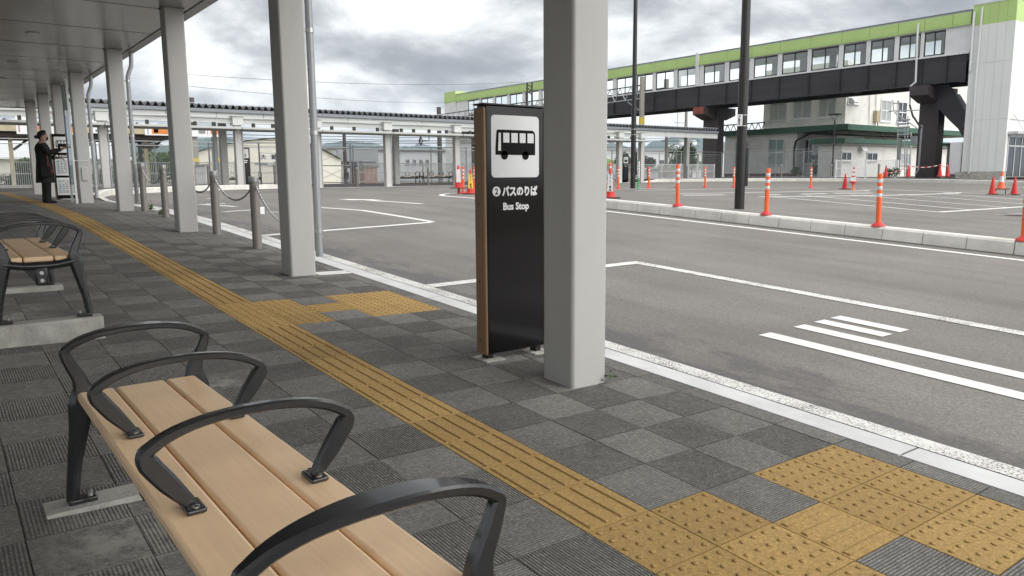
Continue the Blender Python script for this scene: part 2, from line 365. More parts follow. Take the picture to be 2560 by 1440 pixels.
def spline(pts, n=6):
    P = [Vector(p) for p in pts]; out = []
    for i in range(len(P) - 1):
        p0 = P[max(i - 1, 0)]; p1 = P[i]; p2 = P[i + 1]; p3 = P[min(i + 2, len(P) - 1)]
        for k in range(n):
            t = k / n; out.append(.5 * ((2 * p1) + (p2 - p0) * t + (2 * p0 - 5 * p1 + 4 * p2 - p3) * t * t + (3 * p1 - p0 - 3 * p2 + p3) * t ** 3))
    out.append(P[-1]); return out
def lerp_list(vals, m):
    out = []
    for i in range(m):
        f = i / (m - 1) * (len(vals) - 1); a = int(min(f, len(vals) - 2)); out.append(vals[a] + (vals[a + 1] - vals[a]) * (f - a))
    return out
DG = None
def text(s, size, org, right, up, m, parent, name='lettering', offset=0., ext=.0008, align='LEFT', sx=1.):
    cu = bpy.data.curves.new('t', 'FONT'); cu.body = s; cu.size = size; cu.align_x = align; cu.offset = offset; cu.extrude = ext; cu.resolution_u = 3
    to = bpy.data.objects.new('t', cu); COL.objects.link(to)
    dg = bpy.context.evaluated_depsgraph_get(); dg.update()
    me = bpy.data.meshes.new_from_object(to.evaluated_get(dg)); bpy.data.objects.remove(to)
    r = Vector(right).normalized(); u = Vector(up).normalized(); nn = r.cross(u); sh = wl(parent)
    o0 = Vector(org) - sh
    for v in me.vertices: v.co = o0 + r * (v.co.x * sx) + u * v.co.y + nn * v.co.z
    me.materials.clear(); me.materials.append(MATS[m])
    o = bpy.data.objects.new(name, me); COL.objects.link(o); o.parent = parent; return o
# ---------------------------------------------------------------- ground, road, pavement
def sheet(name, xs, ys, fz, m):
    b = MB()
    for y in ys:
        for x in xs: b.v.append(Vector((x, y, fz(x, y))))
    nx = len(xs)
    b.f = [(j * nx + i, j * nx + i + 1, (j + 1) * nx + i + 1, (j + 1) * nx + i) for j in range(len(ys) - 1) for i in range(nx - 1)]
    return b.build(name, m, smooth=60)
fr = lambda a, b, st: [a + st * i for i in range(int(round((b - a) / st)) + 1)]
YS = fr(-12, 9, 1.0) + fr(9.5, 34, .5)
mat('earth', (.16, .15, .10), .95, var=.3, scale=.05)
struct('ground', sheet('ground', [-4400, -400, -60, 0, 60, 150, 500, 4400], [-4400, -300, -60, -14, -8, 0, 8, 15, 20, 30, 60, 150, 400, 4400],
       lambda x, y: min(g(4, max(min(y, 60), -30)) - .35, -.75), 'earth'))
road = struct('road', sheet('road', [3.30, 3.45, 6, 12, 24, 40, 70], YS, lambda x, y: g(x, y), 'asphalt'))
pav = struct('pavement', sheet('pavement', [-12, -4, 0, 3.30], YS + [36, 40, 46], lambda x, y: g(x, y) - .007, 'mortar'))
def ribbon(poly_pts, wdt, name, m, parent=road, lift=.004, closed=False):     # painted line of a given width along plan points
    P = [Vector((p[0], p[1], 0)) for p in poly_pts]; Q = []
    for a, c in zip(P, P[1:]):
        n = max(1, int((c - a).length / .5)); Q += [a + (c - a) * (i / n) for i in range(n)]
    Q.append(P[-1]); b = MB()
    for i, p in enumerate(Q):
        d = (Q[min(i + 1, len(Q) - 1)] - Q[max(i - 1, 0)]).normalized(); r = Vector((d.y, -d.x, 0)) * (wdt / 2)
        for q in (p - r, p + r): b.v.append(Vector((q.x, q.y, g(q.x, q.y) + lift)))
    b.f = [(2 * i, 2 * i + 1, 2 * i + 3, 2 * i + 2) for i in range(len(Q) - 1)]
    return b.build(name, m, parent, smooth=0)
def patch(px, name, m, parent=road, lift=.004):                              # flat painted shape given by its ground corners
    b = MB(); pts = [hit(*p) if len(p) == 2 and p[0] > 100 else Vector((p[0], p[1], 0)) for p in px]
    b.add([(p.x, p.y, g(p.x, p.y) + lift) for p in pts], [tuple(range(len(pts)))]); return b.build(name, m, parent, smooth=0)
# bay outline, kerb edge lines, lettering strokes and arrows on the asphalt
ribbon([(3.50, -6), (3.50, 15.6), (3.46, 17.5)], .13, 'edge_line', 'paint_worn')
ribbon([(3.57, 5.98), (6.32, 6.05)], .15, 'bay_line', 'paint_mid'); ribbon([(6.36, 6.12), (6.38, 4.0), (6.42, -4)], .15, 'bay_line', 'paint_worn')
for x0, y1, y0 in ((4.61, 3.19, -1.0), (5.06, 3.20, -1.0), (5.35, 3.21, 2.67), (5.60, 3.22, 2.67)):
    ribbon([(x0 + .075, y1), (x0 + .075, y0)], .15, 'painted_stroke', 'paint_new')
ribbon([(3.57, 10.3), (6.55, 10.85)], .13, 'bay_line', 'paint_new'); ribbon([(6.60, 10.9), (6.55, 13.4), (6.1, 14.6)], .13, 'bay_line', 'paint_new')
ribbon([(4.2, 14.2), (4.85, 14.45)], .12, 'bay_line', 'paint_new'); ribbon([(4.85, 13.8), (5.2, 13.55)], .10, 'bay_line', 'paint_new')
ribbon([(8.3, 16.1), (8.55, 14.55)], .16, 'painted_arrow_shaft', 'paint_new')
b = MB(); pts = [(8.0, 17.75), (7.95, 16.9), (8.22, 16.75), (8.2, 16.0), (8.42, 16.0), (8.45, 16.7), (8.75, 16.75)]
b.add([(x, y, g(x, y) + .004) for x, y in pts], [tuple(range(7))]); b.build('painted_arrow_head', 'paint_new', road, smooth=0)
ribbon([(4.5, 16.9), (4.84, 15.55)], .15, 'painted_stroke', 'paint_new'); ribbon([(4.65, 17.0), (5.05, 16.95)], .2, 'painted_stroke', 'paint_new'); ribbon([(5.52, 20.05), (5.66, 19.95)], .25, 'painted_stroke', 'paint_new')
ribbon(spline([(10.97, 15.2), (11.0, 16.2), (11.2, 17.8), (11.7, 18.8), (12.4, 19.5), (13.2, 19.85), (14.5, 19.95), (22.5, 19.9)], 5), .15, 'island_line', 'paint_far')
ribbon([(10.93, 15.2), (10.95, -4)], .14, 'island_line', 'paint_new')
# parking bays beyond the island
ribbon([(18.24, 8.0), (24.5, 7.78)], .14, 'parking_line', 'paint_new')
for x0, ye, yf in ((18.25, 8.0, 13.0), (19.86, 7.92, 12.9), (21.8, 7.86, 12.6), (23.95, 7.8, 12.2), (26.1, 7.8, 11.9)):
    ribbon([(x0, ye), (x0 + .9, yf)], .11, 'parking_line', 'paint_far')
ribbon(spline([(18.7, 13.1), (21.3, 12.5), (24, 12.0), (27, 11.75), (28.1, 11.75), (28.5, 11.95), (28.0, 12.2)], 4), .16, 'parking_line', 'paint_far')
ribbon(spline([(18.0, 15.4), (21.2, 14.8), (23.6, 14.4), (25.9, 13.9), (26.4, 14.1), (26.2, 14.4)], 4), .16, 'parking_line', 'paint_far')
ribbon([(27.4, 14.9), (28.5, 11.9), (29.6, 10.2), (30, 8)], .14, 'parking_line', 'paint_far'); ribbon([(19, 18.2), (25, 17.5), (27.3, 16.2)], .14, 'parking_line', 'paint_far')
for a, c in (((20.0, 13.75), (20.5, 13.6)), ((21.4, 13.5), (22.6, 13.35)), ((23.1, 13.4), (24.6, 12.9)), ((17.2, 14.6), (18.6, 14.2))): ribbon([a, c], .22, 'painted_stroke', 'paint_far')
b = MB(); c0 = (19.35, 6.95); b.add([(c0[0] + .38 * math.cos(i * .3142), c0[1] + .38 * math.sin(i * .3142), g(*c0) + .006) for i in range(20)], [tuple(range(20))]); b.build('manhole_cover', 'cast_iron', road, smooth=0)
b = MB(); k = 24; ring = [(c0[0] + r * math.cos(i * 2 * math.pi / k), c0[1] + r * math.sin(i * 2 * math.pi / k), g(*c0) + .008) for r in (.38, .46) for i in range(k)]
b.add(ring, [(i, (i + 1) % k, (i + 1) % k + k, i + k) for i in range(k)]); b.build('manhole_rim', 'concrete', road, smooth=0)
# flush kerb strip of concrete blocks
kerb = struct('kerb', MB().box(3.262, 3.43, -8, -6, -1.75, -1.72).build('kerb', 'concrete_flat'))
y = -6.0; ky = [-6.0, -4.48, -2.48, -.48, 1.52, 3.52, 5.52, 7.52, 9.52, 11.52, 13.52, 15.52, 17.3]
for a, c in zip(ky, ky[1:]):
    b = MB(); n = 3
    for i in range(n + 1):
        yy = a + .006 + (c - a - .012) * i / n
        for x, dz in ((3.265, .002), (3.43, .002), (3.43, -.06), (3.265, -.06)): b.v.append(Vector((x, yy, g(x, yy) + dz)))
    for i in range(n):
        for j in range(4): b.f.append((i * 4 + j, i * 4 + (j + 1) % 4, i * 4 + 4 + (j + 1) % 4, i * 4 + 4 + j))
    b.f += [(0, 1, 2, 3), tuple(n * 4 + j for j in (3, 2, 1, 0))]
    b.build('kerb_block', 'concrete_flat', kerb, smooth=0)
# paving: ribbed square slabs, laid in a chequer of rib directions
def tile_mesh(name, m, h=.02, gap=.0018):      # slab with ribs along local Y
    b = MB(); a = TS / 2 - gap; n = 25; dpt = .0015; xs = [(-a, -.001)]
    for i in range(n):
        x0 = -a + 2 * a * i / n; p_ = 2 * a / n; xs += [(x0 + p_ * .16, -dpt), (x0 + p_ * .34, 0.), (x0 + p_ * .82, 0.)]
    xs.append((a, -.001)); k = len(xs)
    for yv in (-a, a):
        for x, z in xs: b.v.append(Vector((x, yv, z)))
    b.f = [(i, i + 1, k + i + 1, k + i) for i in range(k - 1)]
    b.add([(-a, -a, -h), (a, -a, -h), (a, a, -h), (-a, a, -h), (-a, -a, -.0012), (a, -a, -.0012), (a, a, -.0012), (-a, a, -.0012)], [(i, (i + 1) % 4, (i + 1) % 4 + 4, i + 4) for i in range(4)])
    me = b.mesh(name, m, smooth=0); uvl = me.uv_layers.new(name='UVMap')
    for lp in me.loops:
        co = me.vertices[lp.vertex_index].co; uvl.data[lp.index].uv = ((co.x + a) / (2 * a), co.y / TS + .5)
    return me
def dot_mesh():
    b = MB(); a = TS / 2 - .0025; h = .02
    b.add([(-a, -a, -h), (a, -a, -h), (a, a, -h), (-a, a, -h), (-a, -a, 0), (a, -a, 0), (a, a, 0), (-a, a, 0)], [(4, 5, 6, 7)] + [(i, (i + 1) % 4, (i + 1) % 4 + 4, i + 4) for i in range(4)])
    for i in range(5):
        for j in range(5): b.lathe([(.0115, -.001), (.0095, .0035), (.006, .005)], 8, ((i - 2) * .06, (j - 2) * .06, 0))
    return b.mesh('tactile_dot_tile', ['tactile', 'tactile_wear'], smooth=50)
def bar_mesh():
    b = MB(); a = TS / 2 - .0025; h = .02
    b.add([(-a, -a, -h), (a, -a, -h), (a, a, -h), (-a, a, -h), (-a, -a, 0), (a, -a, 0), (a, a, 0), (-a, a, 0)], [(4, 5, 6, 7)] + [(i, (i + 1) % 4, (i + 1) % 4 + 4, i + 4) for i in range(4)])
    for i in range(4):
        x = (i - 1.5) * .075; y0, y1 = -.140, .140
        b.add([(x - .017, y0, -.001), (x + .017, y0, -.001), (x + .017, y1, -.001), (x - .017, y1, -.001), (x - .0095, y0 + .006, .005), (x + .0095, y0 + .006, .005), (x + .0095, y1 - .006, .005), (x - .0095, y1 - .006, .005)],
              [(4, 5, 6, 7), (0, 1, 5, 4), (1, 2, 6, 5), (2, 3, 7, 6), (3, 0, 4, 7)])
    return b.mesh('tactile_bar_tile', ['tactile', 'tactile_wear'], smooth=0)
ME_T, ME_D, ME_B = tile_mesh('paving_slab', 'paving'), dot_mesh(), bar_mesh()
for me in (ME_D, ME_B):
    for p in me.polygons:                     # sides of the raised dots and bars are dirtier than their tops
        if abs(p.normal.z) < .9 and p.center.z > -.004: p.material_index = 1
def frame_at(x, y, rot, lift=0.):
    e = .05; nx = (g(x - e, y) - g(x + e, y)) / (2 * e); ny = (g(x, y - e) - g(x, y + e)) / (2 * e)
    z = Vector((nx, ny, 1)).normalized(); xa = Vector((math.cos(rot), math.sin(rot), 0)); xa = (xa - z * xa.dot(z)).normalized(); ya = z.cross(xa)
    return Matrix(((xa.x, ya.x, z.x, x), (xa.y, ya.y, z.y, y), (xa.z, ya.z, z.z, g(x, y) + lift), (0, 0, 0, 1)))
DOTS = {}
for j in (-3, -2, -1, 11, 12, 13):
    for i in (0, 1, 3, 4): DOTS[(i, j)] = 'd'
for j in (-2, 12): DOTS[(2, j)] = 'x'
for j in range(-16, 92):
    if (0, j) not in DOTS: DOTS[(0, j)] = 'b'
for i in (-1, -2, -3): DOTS[(i, 58)] = 'x'
DOTS[(0, 58)] = 'd'; DOTS[(0, 57)] = 'd'; DOTS[(0, 59)] = 'd'
for (i, j), k in DOTS.items():
    x, y = T0X + (i + .5) * TS, T0Y + (j + .5) * TS
    o = bpy.data.objects.new('tactile_dot_tile' if k == 'd' else 'tactile_bar_tile', ME_D if k == 'd' else ME_B); COL.objects.link(o); o.parent = pav
    o.matrix_basis = frame_at(x, y, math.pi / 2 if k == 'x' else 0, random.uniform(-.0006, .0006))
cells = []
for i in range(-20, 6):
    for j in range(-16, 100):
        if (i, j) in DOTS: continue
        x, y = T0X + (i + .5) * TS, T0Y + (j + .5) * TS
        z = g(x, y); c = [sum(RW[k][q] * (x, y, z)[k] for k in range(3)) for q in range(3)]
        show = 0
        if c[2] > .3:
            u, v = 1280 + F * c[0] / c[2], 720 + F * c[1] / c[2]
            if -150 < u < 2710 and v < 1600: show = abs(z) / c[2] ** 3
        cells.append((show, i, j, x, y))
cells.sort(key=lambda q: -q[0])
def half(i): return 5 == i
rest = MB(); rest_uv = []
for n, (show, i, j, x, y) in enumerate(cells):
    rot = (math.pi / 2) * ((i + j) % 2)
    if n < 300 and show > 0 and i < 5:
        o = bpy.data.objects.new('paving_slab', ME_T); COL.objects.link(o); o.parent = pav; o.matrix_basis = frame_at(x, y, rot, random.uniform(-.0012, .0008))
    else:
        a = TS / 2 - .003; x1 = min(x + a, 3.258); k0 = len(rest.v); h0 = random.uniform(-.001, .0008)
        if x1 - x < -.1: continue
        for (qx, qy) in ((x - a, y - a), (x1, y - a), (x1, y + a), (x - a, y + a)): rest.v.append(Vector((qx, qy, g(qx, qy) + h0)))
        for (qx, qy) in ((x - a, y - a), (x1, y - a), (x1, y + a), (x - a, y + a)): rest.v.append(Vector((qx, qy, g(qx, qy) - .012)))
        for f in [(0, 1, 2, 3)] + [(q + 4, (q + 1) % 4 + 4, (q + 1) % 4, q) for q in range(4)]:
            rest.f.append(tuple(k0 + q for q in f))
            rest_uv += [((0, 0), (1, 0), (1, 1), (0, 1))[q % 4] if not rot else ((0, 0), (0, 1), (1, 1), (1, 0))[q % 4] for q in f]
me = bpy.data.meshes.new('paving_slabs'); me.from_pydata([tuple(v) for v in rest.v], [], rest.f); me.materials.append(MATS['paving'])
ul = me.uv_layers.new(name='UVMap')
for k, q in enumerate(rest_uv): ul.data[k].uv = q
o = bpy.data.objects.new('distant_paving', me); COL.objects.link(o); o.parent = pav; o['kind'] = 'stuff'
# ---------------------------------------------------------------- canopy over the pavement
CZ = 2.24
can = thing('bus_canopy', 'long grey canopy on square steel columns roofing the near pavement', 'canopy', (2.77, 11.1, g(2.77, 11.1)))
ys = [-1.8, -.8, 1.2, 3.2, 5.2, 7.2, 9.2, 11.23, 13.19, 15.12, 16.87, 18.75, 20.6, 22.4, 24.2, 26.0, 28.6]  # near end unseen, cut short to let light in under the roof
for a, c in zip(ys, ys[1:]):
    MB().box(-8.5, 2.97, a + .012, c - .012, CZ, CZ + .04).build('ceiling_panel', 'ceiling_metal', can, bevel=.004, seg=1)  # unseen left side widened to darken the floor below
for c in ys[1:-1]: MB().box(-8.5, 2.965, c - .0105, c + .0105, CZ - .0015, CZ + .03).build('joint_strip', 'rubber', can)
MB().box(-8.5, 2.99, -1.8, 28.6, CZ + .045, CZ + .30).build('roof_deck', 'rubber', can)
MB().box(2.975, 3.12, -1.8, 28.62, CZ - .015, CZ + .34).build('fascia', 'fascia_metal', can, bevel=.006)
MB().box(-8.55, 3.12, 28.625, 28.72, CZ - .015, CZ + .34).build('end_fascia', 'fascia_metal', can, bevel=.006)
for yy in (8.4, 10.4, 14.1, 17.7, 20.6, 24.5):
    lamp = MB().lathe([(.085, -.012), (.095, -.004), (.095, .002)], 24, (1.47, yy, CZ)).build('downlight_ring', 'pipe_grey', can)
    MB().lathe([(.06, -.0135), (.07, -.0125)], 20, (1.47, yy, CZ)).build('diffuser', 'white_print', lamp)
COLS = [(2.645, 2.97), (2.65, 6.98), (2.65, 11.02), (2.63, 15.02), (2.54, 18.68), (2.49, 21.22), (2.45, 23.75), (2.41, 26.47)]
for k, (x, y) in enumerate(COLS):
    zb = g(x + .12, y + .12) - .05
    c = MB().box(x, x + .25, y, y + .25, zb, CZ - .002).build('column', 'column_paint', can, bevel=.018, seg=3)
    MB().box(x - .012, x + .262, y - .012, y + .262, CZ - .012, CZ - .0025).build('column_collar', 'fascia_metal', c)
for x, y, z0 in ((3.0, 7.12, -.77), (2.96, 15.14, -.43), (2.87, 18.8, -.40), (2.80, 23.9, -.4)):
    p = MB().tube([(x + .0, y, z0), (x, y, CZ - .45), (x + .03, y, CZ - .36), (x + .07, y, CZ - .26), (x + .08, y, CZ - .16), (x + .08, y, CZ - .016)], .036, 14).build('downpipe', 'pipe_grey', can)
    zz = z0 + .25
    while zz < CZ - .5:
        MB().lathe([(.0365, -.022), (.041, -.02), (.041, .02), (.0365, .022)], 14, (x, y, zz)).build('clamp', 'steel', p)
        MB().beam((x - .04, y, zz), (x - .12, y, zz), .02, .02).build('bracket', 'pipe_grey', p); zz += .95
# edging of the drain slot beside the second column in view
dr = thing('drain_slot', 'narrow drain slot with pale edging from column to kerb', 'drain', (3.1, 7.05, g(3.1, 7.05)))
for yy in (6.97, 7.10):
    MB().add([(x, y2, g(x, y2) + dz) for x in (2.92, 3.26) for y2 in (yy - .012, yy + .012) for dz in (.004, -.02)], [(0, 2, 6, 4), (0, 1, 5, 4), (2, 3, 7, 6), (4, 5, 7, 6), (0, 1, 3, 2)]).build('edge_strip', 'white_print', dr, smooth=0)
MB().add([(x, y2, g(x, y2) + .001) for x, y2 in ((2.92, 6.985), (3.26, 6.985), (3.26, 7.085), (2.92, 7.085))], [(0, 1, 2, 3)]).build('drain_cover', 'concrete', dr, smooth=0)
# ---------------------------------------------------------------- benches
def arm_loop(foot):                                # one casting: post, soft corner, bowed rest, corner, post
    half = [(-.212, .152), (-.178, .171), (-.125, .187), (-.06, .196)]
    P = foot + [(-.217, .120), (-.2235, .141)] + half + [(.0, .198)] + [(-x, z) for x, z in reversed(half)] + [(.2235, .141), (.217, .120)] + [(-x, z) for x, z in reversed(foot)]
    return spline([(x, 0, z) for x, z in P], 3), len(P)
def make_bench():
    root = thing('bench', 'x', 'bench', (0, 0, 0), 'slatted benches with cast iron arm rests')
    for x0, x1 in ((-.197, -.088), (-.082, .072), (.078, .177)):          # three planks
        MB().box(x0, x1, -.895, .895, -.032, 0).build('plank', 'plank_wood', root, bevel=.009, seg=3)
    for end in (-1, 1):
        yy = end * .905; A, k = arm_loop([(-.178, -.01), (-.184, .04), (-.206, .09)]); A = [p + Vector((0, yy, 0)) for p in A]; m_ = len(A)
        MB().sweep(A, lerp_list([.038, .034, .030, .028, .028, .030, .038, .050, .060, .064, .060, .050, .038, .030, .028, .028, .030, .034, .038], m_), lerp_list([.062, .046, .038, .034, .028, .025, .023, .020, .019, .019, .019, .020, .023, .025, .028, .034, .038, .046, .062], m_), rnd=.22).build('arm_rest', 'cast_iron', root, smooth=40)
        for s in (-1, 1):
            P = spline([(s * .178, yy, .004), (s * .181, yy, -.02), (s * .188, yy, -.05), (s * .200, yy, -.13), (s * .222, yy, -.25), (s * .238, yy, -.372)], 4); m2 = len(P)
            MB().sweep(P, lerp_list([.041, .042, .042, .04, .04, .042], m2), lerp_list([.066, .076, .078, .060, .044, .038], m2), rnd=.42).build('leg', 'cast_iron', root, smooth=42)
            MB().box(min(s * .25, s * .165), max(s * .25, s * .165), yy - .024, yy + .024, -.386, -.362).build('foot', 'cast_iron', root, bevel=.006)
            MB().lathe([(.009, -.364), (.009, -.348), (.004, -.346)], 8, (s * .185, yy, 0)).build('foot_bolt', 'steel', root)
        P = spline([(-.185, yy, -.035), (-.09, yy, -.052), (0, yy, -.056), (.09, yy, -.052), (.185, yy, -.035)], 4)
        MB().sweep(P, [.044] * len(P), lerp_list([.05, .046, .05, .046, .05], len(P)), rnd=.4).build('cross_rail', 'cast_iron', root, smooth=80)
        hub = MB().box(-.034, .034, yy - .03, yy + .03, -.17, -.06).build('stretcher_bracket', 'cast_iron', root, bevel=.012)
        for z in (-.095, -.14): MB().tube([(0, yy + end * .028, z), (0, yy + end * .036, z)], .011, 10).build('bolt', 'steel', hub)
    for yy in (-.29, .31):
        A, k = arm_loop([(-.136, .004), (-.148, .024), (-.184, .072)]); A = [p + Vector((0, yy, 0)) for p in A]
        st = MB().sweep(A, lerp_list([.024, .025, .027, .028, .028, .028, .028, .028, .028, .028, .028, .028, .028, .028, .028, .028, .027, .025, .024], len(A)), lerp_list([.020, .030, .043, .044, .030, .026, .024, .021, .020, .020, .020, .021, .024, .026, .030, .044, .043, .030, .020], len(A)), rnd=.22).build('arm_rest', 'cast_iron', root, smooth=40)
        for s in (-1, 1):
            MB().box(s * .137 - .021, s * .137 + .021, yy - .036, yy + .036, .0005, .013).build('mounting_lug', 'cast_iron', st, bevel=.005)
            for d in (-.024, .024): MB().lathe([(.0085, .013), (.0085, .017), (.004, .0185)], 10, (s * .137, yy + d, 0)).build('screw', 'chrome', st)
    MB().box(-.028, .028, -.88, .88, -.165, -.07).build('stretcher', 'cast_iron', root, bevel=.008)
    for yy in (-.6, 0, .6): MB().box(-.185, .165, yy - .02, yy + .02, -.062, -.034).build('plank_batten', 'cast_iron', root)
    return root
bench = make_bench(); bench.location = (.520, 1.935, -.700); bench['label'] = 'slatted wooden bench with black arm rests, closest, cut by the bottom edge'
b2 = copy_tree(bench, (.478, 6.205, -.452), label='slatted bench on a raised concrete footing further up the pavement')
for bx, by, z1, lab, h in ((.50, 2.84, -1.080, 'thin pale concrete footing under the far legs of the closest bench', .05), (.50, 1.03, -1.086, 'concrete footing under the near legs of the closest bench', .14),
                        (.478, 5.30, -.838, 'thick weathered concrete footing under the near legs of the second bench', .2), (.478, 7.11, -.838, 'low concrete footing under the far legs of the second bench', .1)):
    b = MB(); x0, x1 = bx - .30, bx + .30; n = 8
    y0, y1 = by - .075, by + .075
    for i in range(n + 1):
        x = x0 + (x1 - x0) * i / n
        for (yy, zz) in ((y0 - random.uniform(0, .008), z1 - h), (y0 + random.uniform(-.004, .006), z1 - .012), (y0 + .014 + random.uniform(-.004, .004), z1), (y1 - .012, z1), (y1, z1 - .01), (y1, z1 - h)):
            b.v.append(Vector((x, yy, zz)))
    for i in range(n):
        for j in range(6): b.f.append((i * 6 + j, i * 6 + (j + 1) % 6, i * 6 + 6 + (j + 1) % 6, i * 6 + 6 + j))
    b.f += [tuple(range(6)), tuple(n * 6 + j for j in reversed(range(6)))]
    tag(b.build('bench_footing', 'concrete_old', smooth=30), lab, 'footing', 'concrete footings under the benches')
# ---------------------------------------------------------------- bus stop sign beside the large column
def bus_icon(parent, ox, oy, oz, wd, name='bus_pictogram'):       # on the plane y = oy, facing -Y
    s = wd / 100.; W_ = lambda u, v: (ox + u * s, oy, oz + v * s)
    MB().prism([W_(*p) for p in ((0, 9), (0, 22), (3, 56), (6, 58), (93, 58), (98, 55), (100, 50), (100, 9))], (0, -.0012, 0)).build(name, 'black_print', parent, smooth=0)
    for poly in (((6, 17), (8, 52), (13, 52), (13, 17)), ((19, 33), (19, 52), (34, 52), (34, 33)), ((39, 33), (39, 52), (55, 52), (55, 33)), ((60, 33), (60, 52), (75, 52), (75, 33)), ((80, 33), (80, 52), (94, 52), (96, 49), (96, 33))):
        MB().prism([Vector(W_(*p)) + Vector((0, -.0013, 0)) for p in poly], (0, -.0008, 0)).build('pictogram_window', 'white_print', parent, smooth=0)
    for cx in (22, 75):
        MB().prism([W_(cx + 8.5 * math.cos(a * math.pi / 9), 8 + 8.5 * math.sin(a * math.pi / 9)) for a in range(18)], (0, -.0012, 0)).build('pictogram_wheel', 'black_print', parent, smooth=0)
def rounded(x0, x1, z0, z1, y, r):
    P = []
    for cx, cz, a0 in ((x1 - r, z1 - r, 0), (x0 + r, z1 - r, 90), (x0 + r, z0 + r, 180), (x1 - r, z0 + r, 270)):
        for k in range(6): a = math.radians(a0 + 18 * k); P.append((cx + r * math.cos(a), y, cz + r * math.sin(a)))
    return P
def make_sign(x0, yf, zb, num, label, tables=False, icon='bus', words=True):
    gz = min(g(x0 + .05, yf), g(x0 + .45, yf)); zt = zb + 1.465; x1 = x0 + .43
    r = thing('bus_stop_sign', label, 'sign', (x0 + .21, yf + .05, gz), 'black sign boards at the boarding places')
    MB().box(x0, x1, yf, yf + .088, zb, zt).build('board', 'black_gloss', r, bevel=.004)
    MB().box(x0 - .021, x0 - .001, yf - .006, yf + .094, zb - .002, zt - .012).build('wood_edge', 'trim_wood', r, bevel=.008, seg=3)
    MB().box(x1 + .001, x1 + .021, yf - .006, yf + .094, zb - .002, zt - .012).build('wood_edge', 'trim_wood', r, bevel=.008, seg=3)
    MB().box(x0 - .022, x1 + .022, yf - .008, yf + .096, zt + .001, zt + .012).build('top_cap', 'black_paint', r, bevel=.003)
    for sx in (x0 + .01, x1 - .05):
        MB().box(sx, sx + .04, yf + .02, yf + .08, gz - .02, zb - .001).build('foot', 'black_paint', r)
        if words: MB().box(sx - .05, sx + .09, yf - .04, yf + .14, g(sx, yf) - .02, g(sx, yf) + .006).build('base_plate', 'concrete_old', r, bevel=.003)
    pw = .356; px0 = x0 + (.43 - pw) / 2; pz1 = zt - .052
    MB().prism(rounded(px0, px0 + pw, pz1 - .36, pz1, yf - .0005, .025), (0, -.0015, 0)).build('pictogram_panel', 'white_print', r, smooth=0)
    if icon == 'bus': bus_icon(r, px0 + .03, yf - .0022, pz1 - .255, pw - .06)
    zc = pz1 - .36 - .105
    if words:
        cx = px0 + .035
        MB().prism([(cx + .029 * math.cos(a * math.pi / 12), yf - .0005, zc + .024 + .029 * math.sin(a * math.pi / 12)) for a in range(24)], (0, -.001, 0)).build('number_disc', 'lettering_white', r, smooth=0)
        text(num, .05, (cx, yf - .0025, zc + .007), (1, 0, 0), (0, 0, 1), 'black_print', r, 'stop_number', .001, align='CENTER')
        text('バスのりば', .062, (cx + .04, yf - .002, zc), (1, 0, 0), (0, 0, 1), 'lettering_white', r, 'lettering', .0030, sx=.86)
        text('Bus Stop', .058, (x0 + .215, yf - .002, zc - .085), (1, 0, 0), (0, 0, 1), 'lettering_white', r, 'lettering', .0018, align='CENTER', sx=.95)
    return r, (px0, pw, yf, zc)
s2, _ = make_sign(2.577, 3.65, -1.06, '2', 'black bus stop board with wooden edge marked 2, beside the big column')
for k, (zz) in enumerate((.30, -.16, -.62, -.98)):
    MB().tube([(2.5555, 3.70, zz), (2.553, 3.70, zz)], .006, 8).build('screw', 'cast_iron', s2)
# ---------------------------------------------------------------- bollards and chains along the kerb
BH = .85
boll = thing('bollard', 'x', 'bollard', (0, 0, 0), 'brown bollards along the near kerb')
MB().lathe([(.054, -.03), (.054, BH - .075), (.054, BH - .07)], 20).build('post', 'bollard_brown', boll)
cap = MB().lathe([(.056, BH - .072), (.058, BH - .068), (.058, BH - .045), (.0555, BH - .042), (.0555, BH - .038), (.060, BH - .034), (.060, BH - .006), (.052, BH)], 20).build('cap', 'bollard_cap', boll)
for s in (-1, 1):
    e_ = MB(); e_.tube([(0, s * .05, BH - .125), (0, s * .062, BH - .11), (0, s * .075, BH - .118), (0, s * .078, BH - .135), (0, s * .066, BH - .148), (0, s * .05, BH - .14)], .006, 6); e_.build('chain_eye', 'chrome', boll)
BY = [(3.04, 9.05, 'brown bollard closest to the second column in view'), (3.04, 10.65, 'brown bollard just right of the third column, at the chain'), (3.03, 12.15, 'brown bollard half hidden behind the third column'),
      (3.02, 13.35, 'brown bollard touching the left side of the third column'), (3.03, 14.95, 'brown bollard with a short chain left of the third column'), (3.03, 16.4, 'brown bollard half hidden behind the downpipe')]
for i, (x, y, lab) in enumerate(BY):
    o = boll if i == 0 else copy_tree(boll)
    o.location = (x, y, g(x, y)); o['label'] = lab
def chain(a, c, sag, label):
    b = MB(); n = int((a - c).length * 1.16 / .030); pts = []
    for i in range(n + 1):
        t = i / n; p = a.lerp(c, t); p.z -= sag * 4 * t * (1 - t); pts.append(p)
    for i in range(n):
        p, q = pts[i], pts[i + 1]; d = (q - p).normalized(); u = Vector((1, 0, 0)) if i % 2 else Vector((0, 0, 1)); u = (u - d * u.dot(d)).normalized(); m_ = (p + q) / 2
        ring = [m_ + d * (.021 * math.cos(k * math.pi / 4)) + u * (.011 * math.sin(k * math.pi / 4)) for k in range(9)]
        b.tube(ring, .0042, 5, caps=False)
    return tag(b.build('chain', 'chrome', smooth=60), label, 'chain', 'chains hung between bollards')
